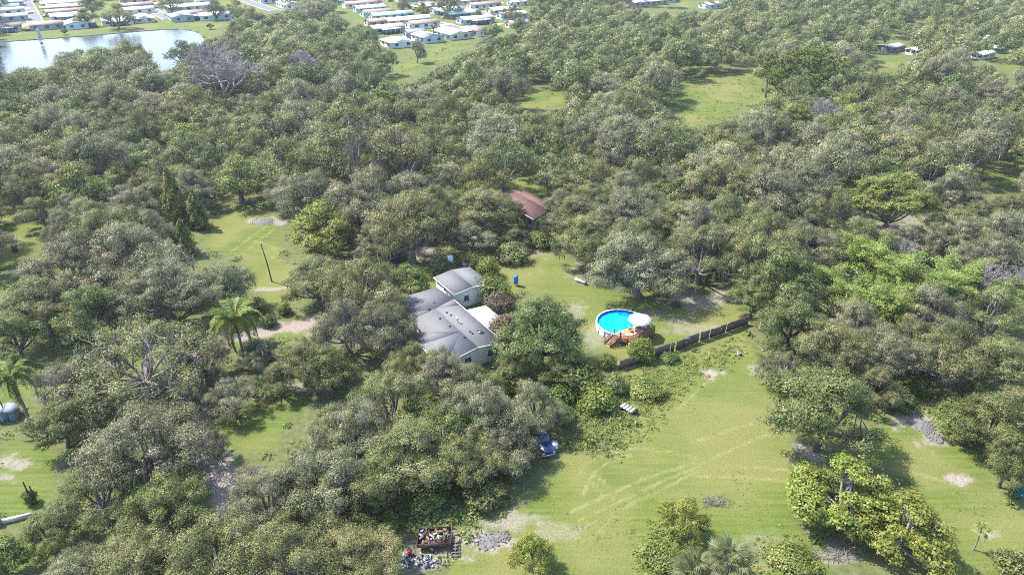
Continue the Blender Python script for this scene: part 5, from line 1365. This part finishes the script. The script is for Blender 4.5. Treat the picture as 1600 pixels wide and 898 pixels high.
# ------------------------------------------------------------------ brown-roofed house
q = G(866, 341)
bh = thing('brown_house', (q.x, q.y, 0), 'brick house with a low brown roof between the oaks', 'house', rz=ANG_T)
mb = MB(); house_walls(mb, -7.4, -.6, -3, 11, 2.7, 3.37); mb.obj('wall', M['brick'], bh)
mb = MB(); gable(mb, -3.6, 11.5, -8, 0, 2.72, 3.8); mb.obj('roof', M['brown_roof'], bh)
mb = MB(); mb.bar((-8.05, -3.6, 2.78), (-8.05, 11.5, 2.78), .1, .2); mb.obj('gutter', M['trim'], bh)
for y_ in (-1.2, 2.2, 5.6, 9.0): window(bh, (-7.4, y_, 1.5), 1.9, 1.5, '-x')
for x_ in (-6.0, -4.0, -2.0): window(bh, (x_, -3, 1.5), 1.5, 1.6, '-y')
for x_ in (-7.3, -5.1, -2.9, -.8): MB().box((x_, -3.45, 1.35), (.3, .3, 2.7)).obj('porch_post', M['brick'], bh)
q = G(868, 356); cp = thing('carport', (q.x, q.y, 0), 'pale green tin lean-to roof at the end of the brown-roofed house', 'carport', rz=ANG_T)
mb = MB(); P = [(-2.4, -2, 2.2), (2.4, -2, 2.2), (2.4, 2.2, 2.5), (-2.4, 2.2, 2.5)]; A = P + [(x, y, z + .06) for x, y, z in P]
mb.add(A, [(0, 1, 2, 3), (7, 6, 5, 4), (0, 4, 5, 1), (1, 5, 6, 2), (2, 6, 7, 3), (3, 7, 4, 0)]); mb.obj('roof', ROOF['teal'], cp)
for x_ in (-2.2, 2.2):
    for y_ in (-1.8, 2.0): MB().box((x_, y_, 1.1), (.12, .12, 2.2)).obj('post', M['trim'], cp)

# ------------------------------------------------------------------ pond
far_sh = [(-120, 72), (0, 66), (60, 62), (130, 57), (210, 50), (250, 47), (280, 46), (300, 48), (312, 52), (320, 60)]
near_sh = [(312, 82), (270, 118), (200, 122), (100, 120), (0, 122), (-160, 122)]
pp = [G(*a) for a in far_sh + near_sh]
mb = MB(); c = np.mean([(p.x, p.y) for p in pp], 0)
nP = len(pp)
V = [(p.x, p.y, .02) for p in pp]
me = make_mesh('pond', V, [np.array([list(range(nP))[::-1]])])
wm2 = bpy.data.materials.new('pond_water'); wm2.use_nodes = True; nt = wm2.node_tree; bs = nt.nodes['Principled BSDF']
bs.inputs['Base Color'].default_value = (.06, .075, .085, 1); bs.inputs['Roughness'].default_value = .12; bs.inputs['IOR'].default_value = 1.15; bs.inputs['Specular IOR Level'].default_value = .4
tcn = nt.nodes.new('ShaderNodeTexCoord'); nz = nt.nodes.new('ShaderNodeTexNoise'); nz.inputs['Scale'].default_value = .5; nz.inputs['Detail'].default_value = 6
bp = nt.nodes.new('ShaderNodeBump'); bp.inputs['Strength'].default_value = .25; bp.inputs['Distance'].default_value = .3
nt.links.new(tcn.outputs['Object'], nz.inputs['Vector']); nt.links.new(nz.outputs['Fac'], bp.inputs['Height']); nt.links.new(bp.outputs['Normal'], bs.inputs['Normal'])
po = link('pond', me, wm2); tag(po, 'grey-blue pond below the mobile homes', kind='structure')
bank = MB()
for i in range(len(far_sh) - 1):
    a, b = pp[i], pp[i + 1]; bank.bar((a.x, a.y, .0), (b.x, b.y, .0), 1.2, .5)
tag(bank.obj('bank', mat('pond_bank', (.10, .085, .05), .9, .3, .8)), kind='structure')
q = G(65, 68); ft = thing('fountain', (q.x, q.y, 0), 'white water jet fountain in the pond', 'fountain')
mb = MB(); mb.lathe([(.7, 0), (.7, .35), (.2, .45)], 10); mb.obj('float', M['black'], ft)
mb = MB(); g_ = np.random.default_rng(3)
for i in range(60):
    a = g_.uniform(0, 6.28); r_ = g_.uniform(.3, 1.7); h_ = g_.uniform(4.5, 9)
    mb.tube(bez((0, 0, .4), (r_ * .4 * math.cos(a), r_ * .4 * math.sin(a), h_ * 1.7), (r_ * math.cos(a), r_ * math.sin(a), .1 + g_.uniform(0, 2)), 7), .035, 3)
sp_ = mb.obj('spray', M['white'], ft); sp_['kind'] = 'stuff'

# ------------------------------------------------------------------ park streets and homes
def road(name, pts, w, m_, z=.012):
    P = [np.array(G(*p)[:2]) for p in pts]; V = []; 
    for i, p in enumerate(P):
        d = P[min(i + 1, len(P) - 1)] - P[max(i - 1, 0)]; d /= np.linalg.norm(d); n = np.array((-d[1], d[0]))
        V += [(*(p + n * w / 2), z), (*(p - n * w / 2), z)]
    q = [(2 * i + 1, 2 * i + 3, 2 * i + 2, 2 * i) for i in range(len(P) - 1)]
    tag(link(name, make_mesh(name, V, [np.array(q)]), m_), kind='structure')
roads = [[(62, 40), (56, 36), (38, 0), (24, -25)], [(266, 30), (262, 28), (205, 0), (150, -25)], [(432, 17), (420, 14), (380, 0), (320, -20)], [(760, 54), (735, 50), (700, 40), (650, 29), (560, 8), (500, -8)], [(820, 32), (760, 22), (700, 10), (650, 0)]]
for r_ in roads: road('kerb_strip', r_, 8.6, M['concrete'], .012); road('street', r_, 7.4, M['asphalt'], .018)
for k, (px, py, r1) in enumerate([(40, 20, 12), (72, 14, 9), (72, 24, 8), (240, 22, 8), (262, 14, 8), (690, 28, 9), (690, 40, 10), (720, 44, 8), (655, 26, 8), (770, 40, 8)]):
    p = G(px, py); road('driveway', [(px, py), (px + 14, py - 3)], 3.4, M['concrete'], .024 + .003 * k)

def home(px, py, ax, L, W, roof, wall, label, hip=False, annex=None, h=2.7, zr=3.9, seed=0, name='mobile_home', cat='mobile home'):
    """base centre pixel, long axis along 'S' or 'T'"""
    g = random.Random(seed * 7 + int(px)); p = G(px, py); L *= 1.12; W *= 1.2
    t = thing(name, (p.x, p.y, 0), label, cat, rz=ANG_T + (math.pi / 2 if ax == 'T' else 0) * -1)
    # local y = long axis
    mb = MB(); house_walls(mb, -W / 2, W / 2, -L / 2, L / 2, h, zr - .05); mb.obj('wall', WALL[wall], t)
    mb = MB()
    if hip:
        e = .5; A = [(-W / 2 - e, -L / 2 - e, h), (W / 2 + e, -L / 2 - e, h), (W / 2 + e, L / 2 + e, h), (-W / 2 - e, L / 2 + e, h), (0, -L / 2 + W * .4, zr + .3), (0, L / 2 - W * .4, zr + .3)]
        mb.add(A, [(3, 0, 4, 5), (1, 2, 5, 4)], [(0, 1, 4), (2, 3, 5)]); mb.box((0, 0, h - .08), (W + 2 * e, L + 2 * e, .14))
    else: gable(mb, -L / 2 - .4, L / 2 + .4, -W / 2, W / 2, h, zr, .12, .45)
    mb.obj('roof', ROOF[roof], t)
    n = max(2, int(L / 4.5))
    for k in range(n):
        y_ = -L / 2 + L * (k + .5) / n
        for f_, x_ in (('-x', -W / 2), ('+x', W / 2)): window(t, (x_, y_, 1.6), g.uniform(1.4, 2.4), 1.25, f_, False)
    for f_, y_ in (('-y', -L / 2), ('+y', L / 2)):
        for x_ in (-W * .25, W * .25): window(t, (x_, y_, 1.6), 1.7, 1.25, f_, False)
    if annex:
        kind_, sx, sy, ac = annex         # flat-roofed carport or screen room on side sx (-1/1) of x or at end sy
        if sx: cx, cy, aw_, al = sx * (W / 2 + 2.2), sy * L * .15, 4.0, L * .6
        else: cx, cy, aw_, al = 0, sy * (L / 2 + 2.0), W * .95, 3.4
        MB().box((cx, cy, 2.5), (aw_, al, .12)).obj('annex_roof', ROOF[ac], t)
        if kind_ == 'screen': 
            MB().box((cx, cy, 1.2), (aw_ * .96, al * .96, 2.4)).obj('screen_room', M['glass'], t)
            for k in range(4): MB().box((cx - aw_ / 2 + .05 if sx < 0 else cx + aw_ / 2 - .05, cy - al / 2 + al * (k + .5) / 4, 1.2), (.14, .14, 2.4)).obj('post', M['trim'], t) if sx else MB().box((cx - aw_ / 2 + aw_ * (k + .5) / 4, cy + sy * al / 2, 1.2), (.14, .14, 2.4)).obj('post', M['trim'], t)
        else:
            for a in (-1, 1):
                for b in (-1, 1): MB().box((cx + a * aw_ * .46, cy + b * al * .46, 1.22), (.12, .12, 2.44)).obj('post', M['trim'], t)
    return t
homes = [
    (8, 49, 'T', 14, 8, 'brown', 'cream', 'waterfront mobile home with a brown roof and white screen porch left of the fountain', False, ('screen', 1, 0, 'grey')),
    (74, 45, 'T', 14, 9, 'rosy', 'blue_grey', 'waterfront home with a rosy roof directly behind the fountain', False, ('carport', 0, -1, 'white')),
    (120, 43, 'S', 14, 9, 'pale_grey', 'pale_blue', 'grey-roofed waterfront home with a blue screen porch', False, ('screen', 1, -1, 'pale_grey')),
    (184, 38, 'T', 14, 8, 'pale_grey', 'white', 'white waterfront home half hidden by the big shore tree', False, ('screen', 1, 0, 'white')),
    (224, 34, 'S', 13, 9, 'white', 'pale_grey', 'small waterfront home with a white and teal hipped roof', True, None),
    (284, 32, 'S', 14, 10, 'grey', 'blue_grey', 'grey gabled waterfront home at the end of the middle street', False, ('screen', 1, -1, 'grey')),
    (336, 30, 'T', 16, 8, 'pale_grey', 'pale_blue', 'pale blue home behind the two leafy shore trees', False, None),
    (10, 33, 'T', 20, 7.5, 'pale_grey', 'blue_grey', 'pale grey long home nearest the brown-roofed one on the left street', False, None),
    (6, 23, 'T', 20, 7, 'tan', 'white', 'tan-white long home on the left street', False, ('carport', 0, 1, 'white')),
    (3, 17, 'T', 18, 7, 'pale_blue', 'pale_grey', 'pale blue long home on the left street', False, None),
    (7, 10, 'T', 20, 7, 'white', 'blue_grey', 'white long home with blue-grey walls on the left street', False, None),
    (3, 4, 'T', 20, 7, 'pale_grey', 'teal', 'pale grey long home with teal walls on the left street', False, None),
    (102, 31, 'T', 13, 7, 'white', 'pale_blue', 'short white-roofed home with bright blue walls near the shore tree', False, ('screen', 1, 0, 'white')),
    (104, 24, 'T', 19, 7, 'brown', 'tan', 'brown-roofed home just behind the bright blue one', False, None),
    (110, 16, 'T', 23, 7, 'cream', 'tan', 'long cream-roofed home across the street from the tan-white one', False, ('carport', 0, -1, 'white')),
    (100, 10, 'T', 23, 7, 'white', 'pale_grey', 'long white-roofed home behind the long cream-roofed one', False, None),
    (95, 4, 'T', 22, 7, 'tan', 'white', 'long tan-roofed home farthest along the left street', False, None),
    (210, 5, 'T', 16, 7.5, 'brown', 'tan', 'brown-roofed home behind the big shore tree', False, ('carport', 0, 1, 'white')),
    (215, 14, 'T', 17, 7.5, 'rosy', 'tan', 'rosy-roofed home between the shore tree and the middle street', False, ('carport', 0, 1, 'white')),
    (218, 21, 'T', 15, 7, 'pale_grey', 'white', 'pale home just behind the small hipped waterfront home', False, None),
    (293, 16, 'T', 24, 9, 'white', 'pale_grey', 'large long white-roofed home across the middle street', False, None),
    (280, 3, 'T', 22, 8, 'brown', 'cream', 'brown-roofed home behind the large long white one', False, None),
    (322, 6, 'T', 12, 8, 'tan', 'white', 'tan-roofed home behind the two leafy shore trees', False, None),
    (300, 27, 'T', 11, 7, 'rosy', 'cream', 'low rosy roof wedged behind the grey gabled home', False, None),
    (452, 12, 'S', 18, 9, 'cream', 'white', 'cream gabled home beside the short wooded street', False, None),
    (430, 4, 'T', 18, 8, 'pale_blue', 'pale_grey', 'pale blue home beyond the short wooded street', False, None),
    (550, 5, 'T', 24, 8, 'pale_blue', 'teal', 'teal-walled home at the corner of the far wood', False, None),
    (566, 11, 'T', 22, 8, 'rosy', 'white', 'rosy-roofed home next to the teal-walled one', False, None),
    (578, 18, 'T', 17, 7.5, 'white', 'teal', 'white-roofed home with a teal gable beside the palm', False, None),
    (590, 25, 'T', 17, 8, 'brown', 'teal', 'brown-roofed home with teal walls beside the wood', False, None),
    (612, 29, 'T', 23, 7, 'teal', 'pale_grey', 'long home with a pale teal roof facing the wood', False, None),
    (636, 37, 'T', 24, 7.5, 'white', 'pale_grey', 'long white-roofed home above the small green lawn', False, None),
    (660, 43, 'T', 15, 8, 'rosy', 'white', 'red-roofed home with a bright white gable by the lawn', False, None),
    (593, 40, 'T', 13, 7, 'rosy', 'tan', 'low red roof tucked against the wood', False, None),
    (604, 50, 'T', 16, 8, 'tan', 'blue_grey', 'tan-roofed home with a blue porch below the red roof', False, ('screen', 1, 0, 'pale_grey')),
    (621, 72, 'S', 11, 10, 'cream', 'white', 'cream hipped home standing nearest the wood', True, None),
    (668, 64, 'S', 13, 9, 'grey', 'pale_blue', 'blue-grey gabled home nearest the tall yellow grass', False, None),
    (648, 58, 'T', 9, 6, 'slate', 'blue_grey', 'small slate roof behind the cream hipped home', False, None),
    (706, 58, 'S', 17, 10, 'white', 'cream', 'white-roofed home with long cream walls beside the yellow grass', False, None),
    (750, 54, 'S', 11, 8, 'rosy', 'white', 'small white-gabled home at the end of the curving street', False, ('carport', -1, 1, 'white')),
    (676, 14, 'T', 19, 12, 'cream', 'slate', 'large cream double roof on the far side of the curving street', False, ('carport', 0, -1, 'cream')),
    (698, 21, 'T', 17, 9, 'cream', 'blue_grey', 'cream-roofed home with an open porch next to the large double roof', False, ('screen', 1, -1, 'pale_grey')),
    (722, 27, 'T', 19, 8, 'teal', 'brown', 'pale teal roof with brown porch walls across the curving street', False, None),
    (743, 36, 'T', 18, 8, 'tan', 'blue_grey', 'tan roof with a white carport across the curving street', False, ('screen', 1, 0, 'pale_grey')),
    (785, 21, 'T', 17, 8, 'cream', 'tan', 'cream-roofed home below the long brown roof', False, None),
    (756, 13, 'T', 19, 8, 'brown', 'cream', 'long brown-roofed home with a cream gable', False, ('carport', 0, 1, 'white')),
    (733, 6, 'T', 15, 8, 'white', 'pale_grey', 'white roof behind the long brown roof', False, None),
    (800, 29, 'T', 15, 8, 'white', 'pale_blue', 'white-roofed home at the wooded end of the park', False, None),
    (808, 43, 'T', 10, 6, 'pale_grey', 'tan', 'small grey roof deep among the park trees', False, None),
    (640, 2, 'T', 16, 8, 'tan', 'blue_grey', 'tan roof behind the round turning place', False, None),
    (815, 8, 'T', 16, 8, 'pale_grey', 'white', 'pale roof behind the park trees', False, None),
    (1008, 8, 'T', 26, 10, 'white', 'tan', 'long white roof showing above the far wood', False, None),
    (1036, 4, 'T', 18, 8, 'pale_grey', 'pale_blue', 'pale grey roof beside the long white one above the far wood', False, None),
    (1118, 12, 'T', 20, 8, 'tan', 'pale_blue', 'tan-roofed home with pale blue walls behind the far wood', False, None),
]
for k, (px, py, ax, L_, W_, rf, wl_, lab, hip, an) in enumerate(homes):
    home(px, py, ax, L_, W_, rf, wl_, lab, hip, an, seed=k)
sheds = [
    (1390, 79, 'T', 10, 7, 'tan', 'slate', 'open shed with a tan sheet roof at the small far lawn', None), (1428, 85, 'T', 6, 4, 'white', 'white', 'white box trailer beside the tan-roofed shed', None),
    (1448, 77, 'T', 7, 5, 'white', 'pale_grey', 'white shed behind the white box trailer', None), (1498, 63, 'S', 9, 7, 'pale_grey', 'pale_grey', 'pale grey barn roof below the tall conifer', None),
    (1533, 66, 'T', 8, 4, 'white', 'white', 'long white shed beside the turquoise tarp', None), (1548, 67, 'T', 5, 4, 'teal', 'teal', 'turquoise covered shed next to the long white one', None),
    (1556, 82, 'S', 6, 5, 'pale_blue', 'slate', 'pale blue shed in the far right plots', None), (1535, 91, 'T', 10, 4, 'white', 'pale_grey', 'white flat shed above the small right meadow', None),
    (1471, 100, 'S', 4, 3, 'white', 'white', 'tiny white hut in front of the sheds', None), (1437, 56, 'T', 7, 5, 'pale_grey', 'white', 'pale roof half hidden above the sheds', None),
    (1575, 30, 'T', 14, 7, 'white', 'pale_blue', 'white roof behind the trees beyond the barn', None), (1275, 34, 'T', 10, 6, 'white', 'tan', 'white roof gap in the far wood behind the pine stand', None), (1207, 106, 'T', 5, 4, 'pale_blue', 'white', 'pale blue hut among the pines', None)]
for k, (px, py, ax, L_, W_, rf, wl_, lab, an) in enumerate(sheds):
    home(px, py, ax, L_, W_, rf, wl_, lab, False, an, h=2.3, zr=2.9, seed=k, name='far_shed', cat='shed')
for k, (px, py, rz, pm, lab) in enumerate([(57, 4, .6, 'black', 'black car farthest up the left street'), (67, 14, .6, 'rust', 'maroon car on the left street kerb'), (74, 27, .6, 'truck_blue', 'dark blue car on the left street near the shore'), (246, 8, 2.2, 'white', 'white car on the middle street'),
                                           (610, 3, .6, 'truck_blue', 'blue car by the round turning place'), (26, 12, .6, 'truck_blue', 'blue car beside the pale blue long home'), (28, 30, .6, 'black', 'black car beside the pale grey long home'), (366, 27, .6, 'white', 'white car right of the leafy shore trees'), (233, 10, .6, 'steel', 'grey car by the rosy-roofed home')]):
    car(px, py, rz, lab, M[pm], 'van' if k % 2 else 'sedan')
# trees standing in the park
for k, (px, py, wp, hr, st, lab) in enumerate([
    (180, 22, 56, .75, OAK_M[0], 'big spreading shore tree between the waterfront homes'), (133, 26, 36, .8, BRIGHT_N[0], 'yellowing tree left of the big shore tree'), (334, 12, 34, .95, OAK_M[2], 'left one of the two leafy shore trees'), (368, 14, 38, .95, OAK_M[0], 'right one of the two leafy shore trees'),
    (395, 25, 40, .9, OAK_M[2], 'leafy tree where the shore lawn meets the wood'), (205, 78, 56, .85, OAK_M[2], 'leafy tree hanging over the pond'), (288, 78, 50, .9, OAK_M[4], 'dark leafy tree at the near corner of the pond'), (110, 95, 60, .7, OAK_M[1], 'grey tree at the near shore of the pond'), (150, 92, 50, .75, OAK_M[0], 'olive tree at the near shore of the pond'), (180, 100, 50, .75, OAK_M[3], 'mossy tree at the near shore below the hanging one'), (35, 120, 60, .7, OAK_M[1], 'grey tree at the near left shore of the pond'),
    (800, 20, 40, .9, OAK_M[0], 'tree at the wooded end of the park'), (812, 40, 40, .9, OAK_M[4], 'dark tree among the last park roofs'), (770, 47, 40, .8, OAK_M[4], 'dark tree in front of the small white-gabled home'), (660, 15, 26, 1.0, BRIGHT_N[0], 'yellow-green tree by the large cream double roof'), (650, 75, 30, 1.3, OAK_M[1], 'slim grey tree in front of the cream hipped home'), (630, 8, 26, 1.0, OAK_M[2], 'tree beside the round turning place'), (745, 22, 20, 1.0, OAK_M[2], 'little tree by the pale teal roof'), (100, 48, 12, .9, DARK_N[2], 'round dark bush beside the rosy waterfront home'), (328, 40, 12, .8, DARK_N[2], 'round dark bush alone on the shore lawn'), (700, 3, 50, .7, OAK_M[3], 'greyish tree beyond the large cream double roof'), (265, 2, 40, .8, OAK_M[1], 'tree behind the brown-roofed home of the middle street'), (140, 4, 40, .8, OAK_M[4], 'dark tree behind the long tan-roofed home'), (500, 12, 60, .8, OAK_M[3], 'lilac-grey tree at the corner of the far wood')]):
    tree(st, 'park_tree', px, py, wp, hr, lab, 'tree')

# ------------------------------------------------------------------ summer haze between the camera and the far wood
hm = bpy.data.materials.new('haze_air'); hm.use_nodes = True; nt = hm.node_tree
for n_ in list(nt.nodes):
    if n_.type == 'BSDF_PRINCIPLED': nt.nodes.remove(n_)
pv = nt.nodes.new('ShaderNodeVolumePrincipled'); pv.inputs['Color'].default_value = (.80, .88, 1.0, 1); pv.inputs['Density'].default_value = .00011; pv.inputs['Anisotropy'].default_value = .2
nt.links.new(pv.outputs[0], nt.nodes['Material Output'].inputs['Volume'])
mb = MB(); mb.box((0, 300, 32.5), (2400, 2000, 67)); hz = mb.obj('haze', hm); tag(hz, 'thin pale summer haze over the woods', 'haze', kind='stuff')
